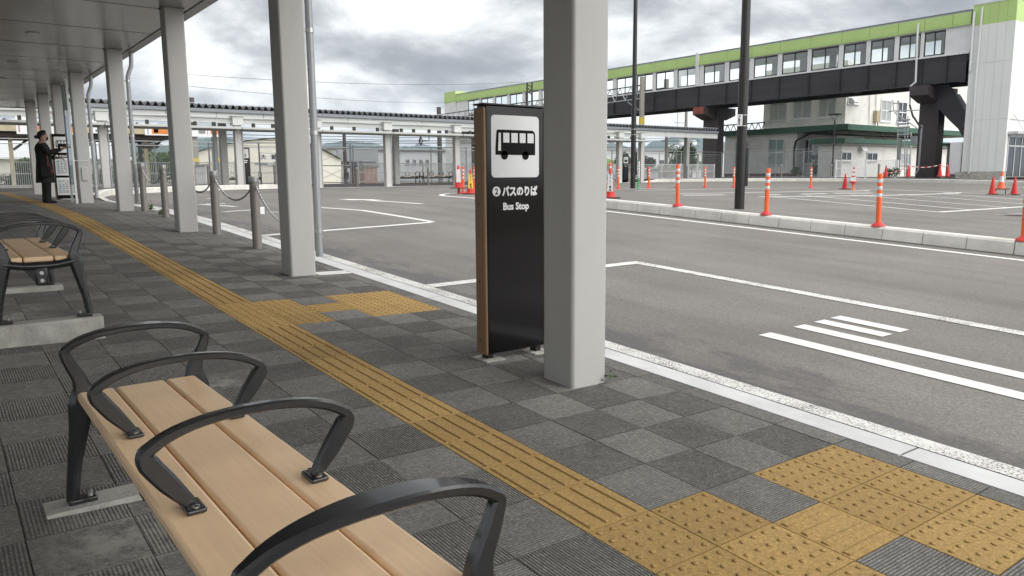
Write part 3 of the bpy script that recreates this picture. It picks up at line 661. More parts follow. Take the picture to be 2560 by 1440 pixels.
for i, j, sag, lab in ((1, 0, .20, 'steel chain between the two closest bollards'), (4, 3, .20, 'short steel chain left of the third column'), (None, 0, .26, 'steel chain drooping from the closest bollard behind the second column'), (2, 1, .2, 'steel chain behind the third column')):
    za = BH - .13
    c = Vector((BY[j][0], BY[j][1] + (.08 if i is not None else -.08), g(*BY[j][:2]) + za))
    a = Vector((BY[i][0], BY[i][1] - .08, g(*BY[i][:2]) + za)) if i is not None else Vector((2.95, 7.30, g(3, 7.3) + .62))
    chain(a, c, sag, lab)
# ---------------------------------------------------------------- raised kerb of the traffic island with delineator posts
isl = struct('island_kerb', MB().box(11.62, 11.74, -6, 15, -2, -1.9).build('island_kerb', 'mortar'))
joints = [15.3, 14.4, 13.5, 12.75, 12.15, 11.55, 10.95, 10.35, 9.75, 9.45, 8.85, 8.25, 7.65, 7.05, 6.45, 5.85, 5.25, 4.65, 4.05, 3.45, 2.85, 2.25, 1.65, 1.05, .45, -.15, -.75, -1.35, -1.95]
for a, c in zip(joints, joints[1:]):
    b = MB(); jit = random.uniform(-.004, .004); e1, e2 = c + random.uniform(.003, .009), a - random.uniform(.003, .009)
    for yy in (e1, e2):
        z = g(11.5, yy)
        for x, dz in ((11.495, -.03), (11.50 + jit, .0), (11.52 + jit, .155), (11.545 + jit, .185), (11.70, .19), (11.715, .18), (11.72, -.03)): b.v.append(Vector((x, yy, z + dz)))
    b.f = [(i, (i + 1) % 7, (i + 1) % 7 + 7, i + 7) for i in range(7)] + [tuple(range(7)), tuple(range(13, 6, -1))]
    b.build('kerb_stone', 'concrete', isl, smooth=30)
ribbon([(11.44, 15.2), (11.44, -4)], .16, 'kerb_foot_strip', 'mortar', lift=.0035)  # dark strip along the foot of the island kerb
def make_post(h=.80):
    r = thing('delineator_post', 'x', 'traffic post', (0, 0, 0), 'orange delineator posts')
    MB().lathe([(.105, 0), (.10, .014), (.06, .045), (.047, .06), (.04, .065)], 18).build('base', 'red_plastic', r)
    MB().lathe([(.038, .05), (.038, h - .015), (.036, h), (.028, h + .004)], 18).build('tube', 'orange_plastic', r)
    for z in (h - .135, h - .245, h - .355): MB().lathe([(.0385, z), (.0392, z + .002), (.0392, z + .052), (.0385, z + .054)], 18).build('reflective_band', 'reflective', r)
    for a in (.6, 2.7, 4.8): MB().lathe([(.012, .022), (.012, .032)], 8, (.078 * math.cos(a), .078 * math.sin(a), 0)).build('bolt', 'rubber', r)
    return r
post = make_post()
PN = [(11.61, 9.97, .185, 'first orange post on the island kerb, next to the dark lamp post'), (11.61, 7.97, .185, 'second orange post on the island kerb, right of the dark lamp post'), (11.61, 5.97, .185, 'third orange post on the island kerb, furthest right standing whole'), (11.61, 3.98, .185, 'orange post on the island kerb cut off by the right edge')]
for px_, lab in (((1546, 472), 'far orange post just right of the big column, before the taxi sign'), ((1622, 471), 'far orange post right of the green and white post'), ((1692, 469), 'far orange post hidden close behind the first kerb post'), ((1763, 469), 'far orange post halfway to the near lamp post'), ((1834, 469), 'far orange post touching the left side of the near lamp post'), ((2027, 470), 'far orange post standing alone before the white station building')):
    p = hit(*px_); PN.append((p.x, p.y, 0, lab))
for px_, lab in (((1158, 483), 'orange post behind the lettered cone left of the bus stop sign'), ((1186, 483), 'orange post touching the wooden edge of the bus stop sign')):
    p = hit(*px_); PN.append((p.x, p.y, 0, lab))
for i, (x, y, dz, lab) in enumerate(PN):
    o = post if i == 0 else copy_tree(post)
    o.location = (x, y, g(x, y) + dz + (.002 if dz else 0)); o['label'] = lab; o.rotation_euler = (random.uniform(-.02, .02), random.uniform(-.02, .02), random.uniform(0, 6))
# ================================================================ far side of the bus terminal
mat('white_steel', (.52, .53, .52), .5, var=.06, scale=2., grime=.12)
mat('shelter_grey', (.40, .41, .41), .5, var=.08, scale=2.)
mat('roof_dark', (.15, .155, .16), .5, metal=.4, var=.12)
mat('gutter_grey', (.20, .215, .235), .45, metal=.3, var=.08)
mat('soffit_grey', (.45, .46, .44), .55, var=.06)
mat('galvanised', (.42, .44, .46), .42, metal=.6, var=.1, scale=15.)
mat('fence_white', (.74, .75, .76), .5, var=.05)
mat('green_panel', (.46, .63, .23), .5, var=.07, scale=.6, grime=.10)
mat('green_dark_roof', (.035, .115, .075), .55, var=.2, scale=2., grime=.3)
mat('bridge_white', (.74, .75, .76), .55, var=.08, scale=1.2, grime=.2)
mat('girder_dark', (.040, .037, .042), .5, var=.35, scale=.9, spec=.4, stretch=(1, .25, 2.5), bump=.004, bscale=3)
mat('pier_brown', (.055, .042, .044), .55, var=.3, scale=1.2)
mat('rust_red', (.28, .075, .05), .75, var=.35, scale=3.)
mat('window_frame', (.030, .030, .033), .45, var=.1)
mat('alu_frame', (.60, .61, .61), .4, metal=.5, var=.06)
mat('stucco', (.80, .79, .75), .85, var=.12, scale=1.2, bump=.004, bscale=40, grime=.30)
mat('stucco_grey', (.56, .55, .52), .85, var=.12, scale=1.2, bump=.004, bscale=40, grime=.35)  # duller copy of stucco; carries the shade of the recess wall
mat('tower_white', (.76, .77, .76), .6, var=.07, scale=.8, grime=.18, stretch=(1, 1, .3))
mat('maroon', (.13, .045, .045), .7, var=.2)
mat('curtain_reflect', (.40, .43, .43), .7, var=.15, scale=2.5)  # curtain tone, with the glass reflection put into the colour
mat('curtain_green', (.30, .40, .37), .7, var=.15, scale=2.5)
mat('sheet_cream', (.70, .68, .60), .6, var=.07, scale=1.5, grime=.1)
mat('clad_grey', (.42, .44, .46), .6, var=.08, scale=.6)
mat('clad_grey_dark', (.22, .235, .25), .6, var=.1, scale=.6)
mat('clad_pale', (.60, .62, .64), .6, var=.06, scale=.5)
mat('timber_beige', (.46, .40, .27), .7, var=.15, scale=3.)
mat('timber_dark', (.035, .028, .022), .7, var=.3)
mat('concrete_pole', (.33, .32, .29), .85, var=.15, scale=3., stretch=(1, 1, .3))
mat('pole_dark', (.085, .08, .072), .8, var=.25, scale=3.)
mat('lamp_black', (.022, .021, .020), .38, metal=.3, var=.2, scale=4.)
mat('orange_print', (.62, .20, .035), .5, var=.12, scale=6.)
mat('yellow_print', (.70, .50, .07), .5, var=.1)
mat('brown_board', (.36, .27, .17), .7, var=.12, scale=3.)
mat('brick_red', (.30, .17, .13), .8, var=.2, scale=2.)
mat('wire', (.045, .045, .05), .5, var=.1)
mat('ballast', (.20, .17, .14), .95, var=.3, scale=2., bump=.02, bscale=20)
mat('grass_far', (.10, .15, .045), .9, var=.4, scale=1.5)
mat('car_white', (.70, .71, .72), .25, var=.03, coat=.5)
mat('tyre', (.014, .014, .014), .8, var=.2)
mat('mountain_green', (.050, .085, .050), .95, var=.3, scale=.004)
mat('paper_print', (.60, .61, .60), .5, var=.04)
mat('print_grey', (.22, .24, .25), .5, var=.2, scale=60.)
mat('print_pink', (.52, .14, .20), .5, var=.1)
mat('print_blue', (.25, .50, .62), .5, var=.1)
def mk_glass(name, tint, gloss=.25, rough=.03):
    m, t, b = newmat(name); t.nodes.remove(b); o = [n for n in t.nodes if n.type == 'OUTPUT_MATERIAL'][0]
    tr = nd(t, 'ShaderNodeBsdfTransparent'); tr.inputs[0].default_value = tint + (1,)
    gl = nd(t, 'ShaderNodeBsdfGlossy', Roughness=rough); gl.inputs[0].default_value = (.9, .95, .97, 1)
    fr_ = nd(t, 'ShaderNodeFresnel', IOR=1.5); mx_ = nd(t, 'ShaderNodeMixShader')
    ad_ = chain_math(t, 'ADD', fr_.outputs[0], gloss * .2)
    t.links.new(ad_, mx_.inputs[0]); t.links.new(tr.outputs[0], mx_.inputs[1]); t.links.new(gl.outputs[0], mx_.inputs[2]); t.links.new(mx_.outputs[0], o.inputs[0])
mk_glass('glass', (.80, .86, .86)); mk_glass('glass_dark', (.35, .38, .38), .5)
mat('window_dark', (.035, .04, .042), .08, var=.3, scale=2., spec=.8)
# ---------------------------------------------------------------- raised kerbs and far pavements
def kerb_run(path, name, h, lab_len=.6, mname='concrete', wd=.16, z0=None):
    root = struct(name, MB().beam(Vector((path[0][0], path[0][1], g(*path[0]) - .4)), Vector((path[1][0], path[1][1], g(*path[1]) - .4)), .1, .1).build(name, 'mortar'))
    P = [Vector((p[0], p[1], 0)) for p in path]; L_ = [0]
    for a, c in zip(P, P[1:]): L_.append(L_[-1] + (c - a).length)
    def at(s):
        for i in range(len(P) - 1):
            if s <= L_[i + 1] + 1e-6:
                d = (P[i + 1] - P[i]).normalized(); return P[i] + d * (s - L_[i]), d, i + (s - L_[i]) / max(L_[i + 1] - L_[i], 1e-6)
        return P[-1], (P[-1] - P[-2]).normalized(), len(P) - 1
    s = 0
    while s < L_[-1] - .05:
        e_ = min(s + lab_len, L_[-1]); b = MB()
        for q in (s + .004, e_ - .004):
            p, d, t = at(q); nrm = Vector((-d.y, d.x, 0)); zz = g(p.x, p.y); hh = h(t) if callable(h) else h
            for off, dz in ((0, -.05), (.012, hh - .02), (.03, hh), (wd, hh + .003), (wd, -.05)): w_ = p + nrm * off; b.v.append(Vector((w_.x, w_.y, zz + dz)))
        b.f = [(i, (i + 1) % 5, (i + 1) % 5 + 5, i + 5) for i in range(5)] + [tuple(range(5)), (9, 8, 7, 6, 5)]
        b.build('kerb_stone', mname, root, smooth=0); s = e_
    return root
KL = [(3.43, 17.3), (3.36, 19.5), (3.42, 22.0), (4.2, 24.9), (5.3, 26.3), (7.5, 28.15), (9.4, 29.55), (11.2, 30.4), (12.4, 30.55)]
kerb_run([(x, y) for x, y in KL], 'far_kerb', lambda t: .004 + .17 * max(0, min(1, (t - 1.2) / 1.2)) * max(0, min(1, (8 - t) / 1.0)), .6)
KM = [(12.4, 30.55), (20, 30.5), (31.0, 30.5)]
kerb_run(KM, 'flush_kerb', .006, 2.0, 'concrete_flat')
kr = [hit(1650, 455.2), hit(1790, 454.0), hit(1900, 453.3), hit(2000, 453.4), hit(2100, 453.8), hit(2220, 455.0), hit(2310, 456.9), hit(2406, 458.8), hit(2560, 463.5)]
KR = [(31.0, 30.5), (32.2, 30.4)] + [(p.x, p.y) for p in kr] + [(kr[-1].x - 4, kr[-1].y - 6)]
kerb_run(KR, 'station_kerb', lambda t: .01 + .17 * max(0, min(1, t - .9)), 1.2)
def strip(name, path, hz, far, m, zfar):                 # pavement between a kerb path and a line behind it
    b = MB(); n = len(path)
    for i, (x, y) in enumerate(path):
        fx, fy = far(x, y)
        for k in range(5):
            t = k / 4; X, Y = x + (fx - x) * t, y + (fy - y) * t; b.v.append(Vector((X, Y, (g(x, y) + hz(i)) * (1 - t) + zfar(X, Y) * t)))
    b.f = [(i * 5 + k, i * 5 + 5 + k, i * 5 + 6 + k, i * 5 + k + 1) for i in range(n - 1) for k in range(4)]
    return struct(name, b.build(name, m, smooth=40))
mat('pavement_grey', (.115, .106, .096), .9, var=.15, scale=1.5, bump=.003, bscale=80)
off = lambda P_, d: [(x + d[0], y + d[1]) for x, y in P_]
strip('far_pavement', off(KL[1:], (-.08, .14)), lambda i: .006 + .16 * max(0, min(1, (i - .6) / 1.2)) * max(0, min(1, (7 - i) / 1.)), lambda x, y: (x - 2 if x < 6 else x, 38.2), 'pavement_grey', lambda x, y: -.32)
strip('far_pavement', off(KM, (0, .15)), lambda i: .006, lambda x, y: (x, 38.2), 'pavement_grey', lambda x, y: -.32)
strip('station_pavement', off(KR, (.12, .12)), lambda i: .17 if i else .006, lambda x, y: (x + 26, y + 14) if x > 36 else (x + 14, 38.2 + (x - 31)), 'pavement_grey', lambda x, y: -.24)
ribbon([(12.5, 30.25), (31.5, 30.2)], .38, 'edge_line', 'paint_new')
# ---------------------------------------------------------------- shelter across the far side
sh = thing('boarding_shelter', 'long white steel shelter with corrugated roof across the far side', 'shelter', (18, 31, -.4))
SY = 30.4
FX = [1.4, 4.98, 9.67, 12.9, 16.14, 19.76, 23.4, 27.0, 30.45, 32.2]
for x in FX:
    zb = -.47 if x > 12 else -.30
    c = MB().box(x - .125, x + .125, SY - .125, SY + .125, zb, 2.028).build('column', 'column_paint', sh, bevel=.015)
    cap_ = MB().box(x - .2, x + .2, SY - .2, SY + .2, 2.03, 2.36).build('capital', 'white_steel', sh, bevel=.01)
    MB().box(x - .25, x + .25, SY - .25, SY + .25, 2.362, 2.385).build('capital_plate', 'white_steel', cap_)
    MB().tube([(x + .17, SY - .06, zb), (x + .17, SY - .06, 1.95)], .028, 8).build('downpipe', 'pipe_grey', sh)
for a, c in zip(FX, FX[1:]):
    bm_ = MB().box(a + .205, c - .205, SY - .012, SY + .012, 2.115, 2.28); bm_.box(a + .205, c - .205, SY - .1, SY + .1, 2.28, 2.30); bm_.box(a + .205, c - .205, SY - .1, SY + .1, 2.10, 2.115)
    bm_.build('beam', 'white_steel', sh)
    MB().box(a + .02, c - .02, 29.75, 31.3, 1.855, 1.935).build('ceiling_panel', 'soffit_grey', sh, bevel=.004, seg=1)
    k = a + .5
    while k < c - .4:
        MB().box(k - .05, k + .05, 29.9, 30.02, 1.937, 2.098).build('hanger', 'timber_dark', sh); k += random.uniform(.6, 1.1)
    MB().beam(((a + c) / 2 - .9, SY - .1, 2.30), (c - .22, SY - .18, 2.37), .03, .03).build('stay', 'white_steel', sh)
HY, X0S, X1S = 32.0, -2.0, 41.0
x = X0S
while x < X1S - .1:
    x2 = min(x + 1.9, X1S)
    MB().box(x + .01, x2 - .01, HY, HY + .05, 2.30, 2.66).build('fascia_panel', 'white_steel', sh); x = x2
MB().box(X0S, X1S, HY - .09, HY - .003, 2.62, 2.76).build('gutter', 'gutter_grey', sh, bevel=.01)
MB().box(X0S, X1S, HY + .35, 36.0, 2.68, 2.74).build('roof_backing', 'roof_dark', sh)  # dark backing added so the open corrugation ends read as shade
b = MB(); pitch = .265; n = int((X1S - X0S) / pitch)
prof = []
for i in range(n):
    x = X0S + i * pitch; prof += [(x, 2.765), (x + pitch * .10, 2.765), (x + pitch * .42, 2.925), (x + pitch * .58, 2.925), (x + pitch * .90, 2.765)]
for x, z in prof:
    for y, dz in ((HY - .10, 0), (36.2, .25)): b.v.append(Vector((x, y, z + dz)))
b.f = [(2 * i, 2 * i + 1, 2 * i + 3, 2 * i + 2) for i in range(len(prof) - 1)]
b.build('corrugated_roof', 'roof_dark', sh, smooth=0)
MB().tube([(X0S, HY - .05, 2.955), (X1S, HY - .05, 2.955)], .014, 6).build('snow_guard_rail', 'galvanised', sh)
for i in range(24): MB().tube([(X0S + 1 + i * 1.77, HY - .05, 2.92), (X0S + 1 + i * 1.77, HY - .05, 2.99)], .012, 5).build('snow_guard_post', 'galvanised', sh)
for px_ in (300, 560, 748, 990, 1300, 1500, 1604, 1716):
    p = at_y(px_, 400, 34.6); MB().box(p.x - .14, p.x + .14, 34.46, 34.74, -.36, 2.70).build('rear_column', 'column_paint', sh, bevel=.01)
for px_ in (540, 1552):
    p = at_y(px_, 400, 34.4); MB().tube([(p.x, 34.4, -.36), (p.x, 34.4, 2.6)], .09, 10).build('rear_pipe', 'galvanised', sh)
# ---------------------------------------------------------------- fences
def chainlink(pts, z0, h, label, post_gap=2.35):
    a = Vector(pts[0] + (z0,)); r = thing('chain_link_fence', label, 'fence', a)
    for p, q in zip(pts, pts[1:]):
        A = Vector(p + (0,)); B = Vector(q + (0,)); d = B - A; Ln = d.length; d.normalize(); n = max(1, round(Ln / post_gap))
        for i in range(n + 1):
            c = A + d * (Ln * i / n); MB().tube([(c.x, c.y, z0 - .1), (c.x, c.y, z0 + h)], .034, 8).build('post', 'galvanised', r)
        for z in (h - .01, h - .20, .05): MB().tube([(A.x, A.y, z0 + z), (B.x, B.y, z0 + z)], .021, 6).build('rail', 'galvanised', r)
        b = MB(); hh = h - .2; s = -hh; wr = .0045; nn = Vector((-d.y, d.x, 0))
        while s < Ln:
            for sg in (1, -1):
                u0, u1 = (s, s + hh) if sg > 0 else (s + hh, s); v0, v1 = .05, hh
                c0, c1 = max(0., min(Ln, u0)), max(0., min(Ln, u1))
                if abs(c1 - c0) > .01:
                    f0, f1 = (c0 - u0) / (u1 - u0), (c1 - u0) / (u1 - u0)
                    pa = A + d * c0 + Vector((0, 0, z0 + v0 + (v1 - v0) * f0)); pb = A + d * c1 + Vector((0, 0, z0 + v0 + (v1 - v0) * f1)); e_ = (pb - pa).normalized()
                    sd = nn.cross(e_).normalized() * wr; k = len(b.v); b.v += [pa - sd, pa + sd, pb + sd, pb - sd, pa + nn * wr, pb + nn * wr]; b.f += [(k, k + 1, k + 2, k + 3), (k, k + 4, k + 5, k + 3), (k + 1, k + 4, k + 5, k + 2)]
            s += .105
        tag(b.build('wire_mesh', 'galvanised', r, smooth=0), kind='stuff')
    return r
chainlink([(-6, 37.7), (13.0, 37.7), (15.6, 37.7)], -.32, 2.02, 'grey chain link fence with double top rail left of the gate')
chainlink([(18.0, 37.7), (30, 37.7), (48.9, 37.7)], -.32, 2.02, 'grey chain link fence running behind the far benches')
chainlink([(48.95, 37.5), (50.2, 29.3)], -.26, 2.0, 'grey chain link fence in front of the white station building')
gt = thing('chain_link_gate', 'grey framed gate with crossed braces in the chain link fence', 'gate', (16.8, 37.7, -.32))
for x in (15.7, 17.85): MB().tube([(x, 37.7, -.4), (x, 37.7, 1.75)], .05, 10).build('post', 'galvanised', gt)
for z in (-.25, .62, 1.55): MB().tube([(15.75, 37.7, z), (17.8, 37.7, z)], .026, 8).build('frame_rail', 'galvanised', gt)
for z0, z1 in ((-.25, .62), (.62, 1.55)):
    for s in (0, 1): MB().tube([(15.75 if s else 17.8, 37.7, z0), (17.8 if s else 15.75, 37.7, z1)], .012, 6).build('brace', 'galvanised', gt)
def barfence(pts, z0, h, label, gap=.075, post=2.0):
    r = thing('bar_fence', label, 'fence', pts[0] + (z0,))
    for p, q in zip(pts, pts[1:]):
        A = Vector(p + (0,)); B = Vector(q + (0,)); d = B - A; Ln = d.length; d.normalize(); n = max(1, round(Ln / post))
        for i in range(n + 1):
            c = A + d * (Ln * i / n); MB().box(c.x - .035, c.x + .035, c.y - .035, c.y + .035, z0 - .05, z0 + h + .06).build('post', 'fence_white', r)
        for z in (h, .08, h * .55): MB().beam(A + Vector((0, 0, z0 + z)), B + Vector((0, 0, z0 + z)), .02, .035).build('rail', 'fence_white', r)
        b = MB(); s = .03
        while s < Ln: c = A + d * s; b.box(c.x - .009, c.x + .009, c.y - .009, c.y + .009, z0 + .06, z0 + h); s += gap
        tag(b.build('bars', 'fence_white', r, smooth=0), kind='stuff')
    return r
barfence([(-6, 37.3), (15.6, 37.3)], -.32, 1.06, 'low white bar fence before the chain link, left of the gate')
barfence([(18.1, 37.3), (47.5, 37.3)], -.32, 1.06, 'low white bar fence behind the two far benches')
barfence([(43.9, 25.4), (46.2, 22.9)], -.25, 1.02, 'short white bar fence under the footbridge right of the slim lamp')
# ---------------------------------------------------------------- footbridge over the tracks
BX, BW, BY0, BY1 = 48.0, 3.0, 20.0, 73.55
ZT, ZG, ZWT, ZWB, ZS, ZB = 9.12, 8.42, 8.20, 6.86, 6.74, 5.20
br = thing('footbridge', 'covered footbridge with green parapet and dark girder crossing the picture', 'footbridge', (BX, 39.5, -.25))
yz = lambda px_, py_: at_x(px_, py_, BX).y
wpx = [(2360, 2307), (2298, 2244.7), (2233, 2173.4), (2162.6, 2105.6), (2094, 2026), (2016, 1953), (1942, 1882.6), (1872, 1821), (1810, 1758), (1740.6, 1692.5), (1684, 1639), (1631, 1592), (1582, 1541)]
WY = [(yz(a, 150 + (2360 - a) * .15), yz(c, 150 + (2360 - c) * .15)) for a, c in wpx]
y = WY[-1][1]; mod = 2.55
while y + 3.0 < 72.5:
    WY.append((y + .45, y + mod)); y += mod
for ya, yb in WY:
    y0, y1 = min(ya, yb), max(ya, yb)
    wn = MB(); fw = .055
    for (a, c, d, e_) in ((y0, y1, ZWB, ZWB + fw), (y0, y1, ZWT - fw, ZWT), (y0, y0 + fw, ZWB, ZWT), (y1 - fw, y1, ZWB, ZWT), ((y0 + y1) / 2 - fw / 2, (y0 + y1) / 2 + fw / 2, ZWB, ZWT)): wn.box(BX + .02, BX + .09, a, c, d, e_)
    wo_ = wn.build('window', 'window_frame', br, smooth=0)
    for a, c in ((y0 + fw, (y0 + y1) / 2 - fw / 2), ((y0 + y1) / 2 + fw / 2, y1 - fw)):
        MB().add([(BX + .05, a, ZWB + fw), (BX + .05, c, ZWB + fw), (BX + .05, c, ZWT - fw), (BX + .05, a, ZWT - fw)], [(0, 1, 2, 3)]).build('pane', 'glass', wo_, smooth=0)
edges = sorted([(min(a, c), max(a, c)) for a, c in WY])
prev = BY0
for i, (a, c) in enumerate(edges + [(BY1, BY1)]):
    if a - prev > .02:
        MB().box(BX - .015 if i not in (0,) else BX - .004, BX + .14, prev, a, ZWB - .02, ZWT + .06).build('wall_panel', 'bridge_white', br, smooth=0)
        MB().box(BX + BW - .14, BX + BW, prev - .1, a + .1, ZWB + .051, ZWT - .051).build('far_wall_pier', 'shelter_grey', br, smooth=0)
    prev = c
MB().box(BX + BW - .14, BX + BW, BY0, BY1, ZS, ZWB + .05).build('far_wall_sill', 'bridge_white', br)
MB().box(BX + BW - .14, BX + BW, BY0, BY1, ZWT - .05, ZT - .1).build('far_wall_header', 'green_panel', br)
MB().box(BX + .1, BX + BW - .14, BY0, BY1, ZWT + .07, ZT - .12).build('ceiling', 'clad_grey_dark', br)
MB().box(BX + .1, BX + BW - .1, BY0, BY1, ZS - .3, ZS - .05).build('floor_deck', 'girder_dark', br)
MB().box(BX - .06, BX + BW + .06, BY0, BY1, ZT - .10, ZT).build('roof_deck', 'clad_grey', br)
MB().box(BX - .05, BX + .15, BY0 + .02, BY1, ZS, ZWB - .022).build('sill_band', 'fence_white', br)
MB().box(BX - .02, BX + .14, BY0, BY1, ZWT + .062, ZG - .10).build('head_band', 'bridge_white', br)
y = BY0 + .1; k = 0
for a, c in zip([BY0 + .02, 21.0] + [e_[0] - .22 for e_ in edges[1:]], [21.0] + [e_[0] - .22 for e_ in edges[1:]] + [BY1]):
    MB().box(BX - .10, BX + .10, a + .012, c - .012, ZG + .015, ZT - .103).build('parapet_panel', 'green_panel', br, smooth=0)
    MB().box(BX - .12, BX + .10, a + .006, c - .006, ZG - .10, ZG).build('parapet_trim', 'green_panel', br, smooth=0)
MB().box(BX - .11, BX + .12, BY0, BY1, ZT + .001, ZT + .025).build('coping', 'clad_grey_dark', br)
# plate girder with stiffeners; second girder behind
gx = BX + .03
MB().box(gx, gx + .05, BY0 + .15, BY1 - 2, ZB + .03, ZS - .003).build('girder_web', 'girder_dark', br, smooth=0)
MB().box(gx - .14, gx + .19, BY0 + .15, BY1 - 2, ZB, ZB + .03).build('girder_flange', 'girder_dark', br, smooth=0)
MB().box(BX + BW - .2, BX + BW - .15, BY0 + .15, BY1 - 2, ZB + .03, ZS - .31).build('girder_web', 'girder_dark', br, smooth=0)
MB().box(BX + BW - .32, BX + BW - .02, BY0 + .15, BY1 - 2, ZB, ZB + .03).build('girder_flange', 'girder_dark', br, smooth=0)
for a, c in edges[0:]:
    yy = a - .2; MB().box(gx - .12, gx - .002, yy - .012, yy + .012, ZB + .032, ZS - .004).build('stiffener', 'girder_dark', br, smooth=0)
    MB().box(gx + .06, BX + BW - .21, yy - .06, yy + .06, ZB + .15, ZB + .75).build('cross_beam', 'girder_dark', br, smooth=0)
def pier(px0, px1, pyb, capx0, capx1, capy0, capy1, red, xx=BX + 1.1):
    a = at_x(px1, 380, xx); c = at_x(px0, 380, xx); zb = -.3
    r = MB().box(xx - .1, xx + .75, min(a.y, c.y), max(a.y, c.y), zb, ZB - .35).build('pier', 'pier_brown', br, bevel=.03)
    yc = (a.y + c.y) / 2
    P = [(BX - .45, ZB - .06), (BX - .45, ZB - .62), (BX + .7, ZB - 1.0), (BX + 2.3, ZB - 1.0), (BX + 3.4, ZB - .62), (BX + 3.4, ZB - .06)]
    MB().prism([(u, yc - .55, v) for u, v in P], (0, 1.1, 0)).build('pier_cap', 'pier_brown', br, smooth=0)
    MB().box(BX - .47, BX - .455, yc - .5, yc + .5, ZB - .60, ZB - .08).build('cap_face', 'rust_red' if red else 'pier_brown', br)
    for u in (BX + .1, BX + 2.75): MB().box(u - .12, u + .12, yc - .2, yc + .2, ZB - .058, ZB - .002).build('bearing', 'galvanised', br)
    return yc
pier(1758, 1793, 440, 0, 0, 0, 0, True); pier(2293, 2342, 438, 0, 0, 0, 0, False); pier(1180, 1200, 440, 0, 0, 0, 0, False)
def polypipe(pxs, X, r, name, m, parent): return MB().tube([at_x(a, c, X) for a, c in pxs], r, 8).build(name, m, parent)
polypipe([(2296, 58), (2294, 80), (2289, 205), (2277, 215), (2274, 262)], BX - .2, .06, 'drain_pipe', 'fence_white', br)
polypipe([(2274, 262), (2282, 290), (2303, 320)], BX - .2, .06, 'drain_pipe', 'pier_brown', br)
polypipe([(2305, 312), (2296, 425), (2288, 436)], BX + .3, .06, 'drain_pipe', 'galvanised', br)
MB().box(BX - .16, BX - .04, yz(1746, 140) - .14, yz(1746, 140) + .14, ZWB - .1, ZT + .12).build('joint_cover', 'bridge_white', br, bevel=.01)
# far end block of the bridge
MB().box(BX - .12, BX + 3.4, 73.6, 75.9, -.6, 8.30).build('end_block_wall', 'bridge_white', br); MB().box(BX - .14, BX + 3.42, 73.58, 75.92, 8.305, 9.5).build('end_block_crown', 'green_panel', br)
# stairs coming down to the tower
for xo in (BX + .7, BX + 1.6, BX + 2.5):
    P = [at_x(*q, xo) for q in ((2338, 212), (2372, 212), (2420, 292), (2420, 352), (2408, 345), (2395, 322), (2372, 300), (2338, 262))]
    MB().prism([(xo, q.y, q.z) for q in P], (.2, 0, 0)).build('stair_stringer', 'girder_dark', br, smooth=0)
P = [at_x(*q, BX + .95) for q in ((2342, 240), (2372, 232), (2420, 310), (2420, 330))]
MB().prism([(BX + .95, q.y, q.z) for q in P], (1.5, 0, 0)).build('stair_soffit', 'clad_grey_dark', br, smooth=0)
# ---------------------------------------------------------------- station tower at the bridge head
TX, TY0, TY1 = 47.86, 17.72, 19.92
tw = thing('stair_tower', 'white panelled stair tower with green crown at the right edge', 'building', (TX + 4, 18.8, -.25))
for i in range(5):
    a, c = TY0 + (TY1 - TY0) * i / 5, TY0 + (TY1 - TY0) * (i + 1) / 5
    for z0, z1, m_ in ((.05, 2.93, 'tower_white'), (2.94, 6.08, 'tower_white'), (6.09, 8.18, 'tower_white'), (8.182, 9.30, 'green_panel')):
        MB().box(TX, TX + .06, a + (.004 if i else 0), c - .004, z0, z1).build('wall_panel', m_, tw, smooth=0)
for i in range(8):
    a, c = TX + .064 + i * 1.02, TX + .064 + (i + 1) * 1.02
    for z0, z1, m_ in ((2.94, 6.08, 'tower_white'), (6.09, 8.18, 'tower_white'), (8.182, 9.30, 'green_panel')):
        MB().box(a + .004, c - .004, TY0, TY0 + .06, z0, z1).build('wall_panel', m_, tw, smooth=0)
MB().box(TX + .064, TX + .30, TY0 + .002, TY0 + .06, .05, 2.93).build('wall_panel', 'tower_white', tw, smooth=0)
MB().box(TX + .07, TX + 8.2, TY0 + .07, TY1 - .01, -.2, 9.25).build('core', 'tower_white', tw)
MB().box(TX - .02, TX + 8.2, TY0 - .02, TY1 + .02, 9.302, 9.37).build('coping', 'alu_frame', tw)
MB().box(TX - .03, TX + .4, TY0 - .03, TY1 + .3, -.4, .045).build('plinth', 'concrete_old', tw)
dr_ = MB()
for x in (.32, 1.25, 2.2, 3.1): dr_.box(TX + x, TX + x + .09, TY0 - .03, TY0 + .05, -.25, 2.05)
dr_.box(TX + .32, TX + 3.2, TY0 - .03, TY0 + .05, 1.96, 2.06); dr_.box(TX + .32, TX + 3.2, TY0 - .025, TY0 + .05, 1.42, 1.50)
de = dr_.build('entrance_frame', 'alu_frame', tw, smooth=0)
for x in (.41, 1.34, 2.29):
    MB().box(TX + x, TX + x + .84, TY0 + .0, TY0 + .02, -.24, 1.42).build('door_leaf', 'window_dark', de); MB().box(TX + x, TX + x + .84, TY0 + .0, TY0 + .02, 1.5, 1.96).build('transom_pane', 'window_dark', de)
MB().box(TX + .2, TX + 4.5, TY0 - .5, TY0 - .0, 2.10, 2.24).build('entrance_canopy', 'alu_frame', tw)
for x in (.8, 2.4): MB().tube([(TX + x, TY0 - .01, 3.2), (TX + x + .3, TY0 - .48, 2.24)], .02, 6).build('canopy_stay', 'galvanised', tw)
polypipe([(2456, 18), (2440, 200), (2425, 425), (2421, 433)], TX - .08, .055, 'downpipe', 'bridge_white', tw)
polypipe([(2436, 30), (2431, 90), (2425, 178)], TX - .08, .07, 'downpipe', 'fence_white', tw)
MB().box(TX + .1, TX + .8, TY1 + .1, TY1 + .75, -.1, 1.75).build('meter_cabinet', 'bridge_white', tw, bevel=.02)
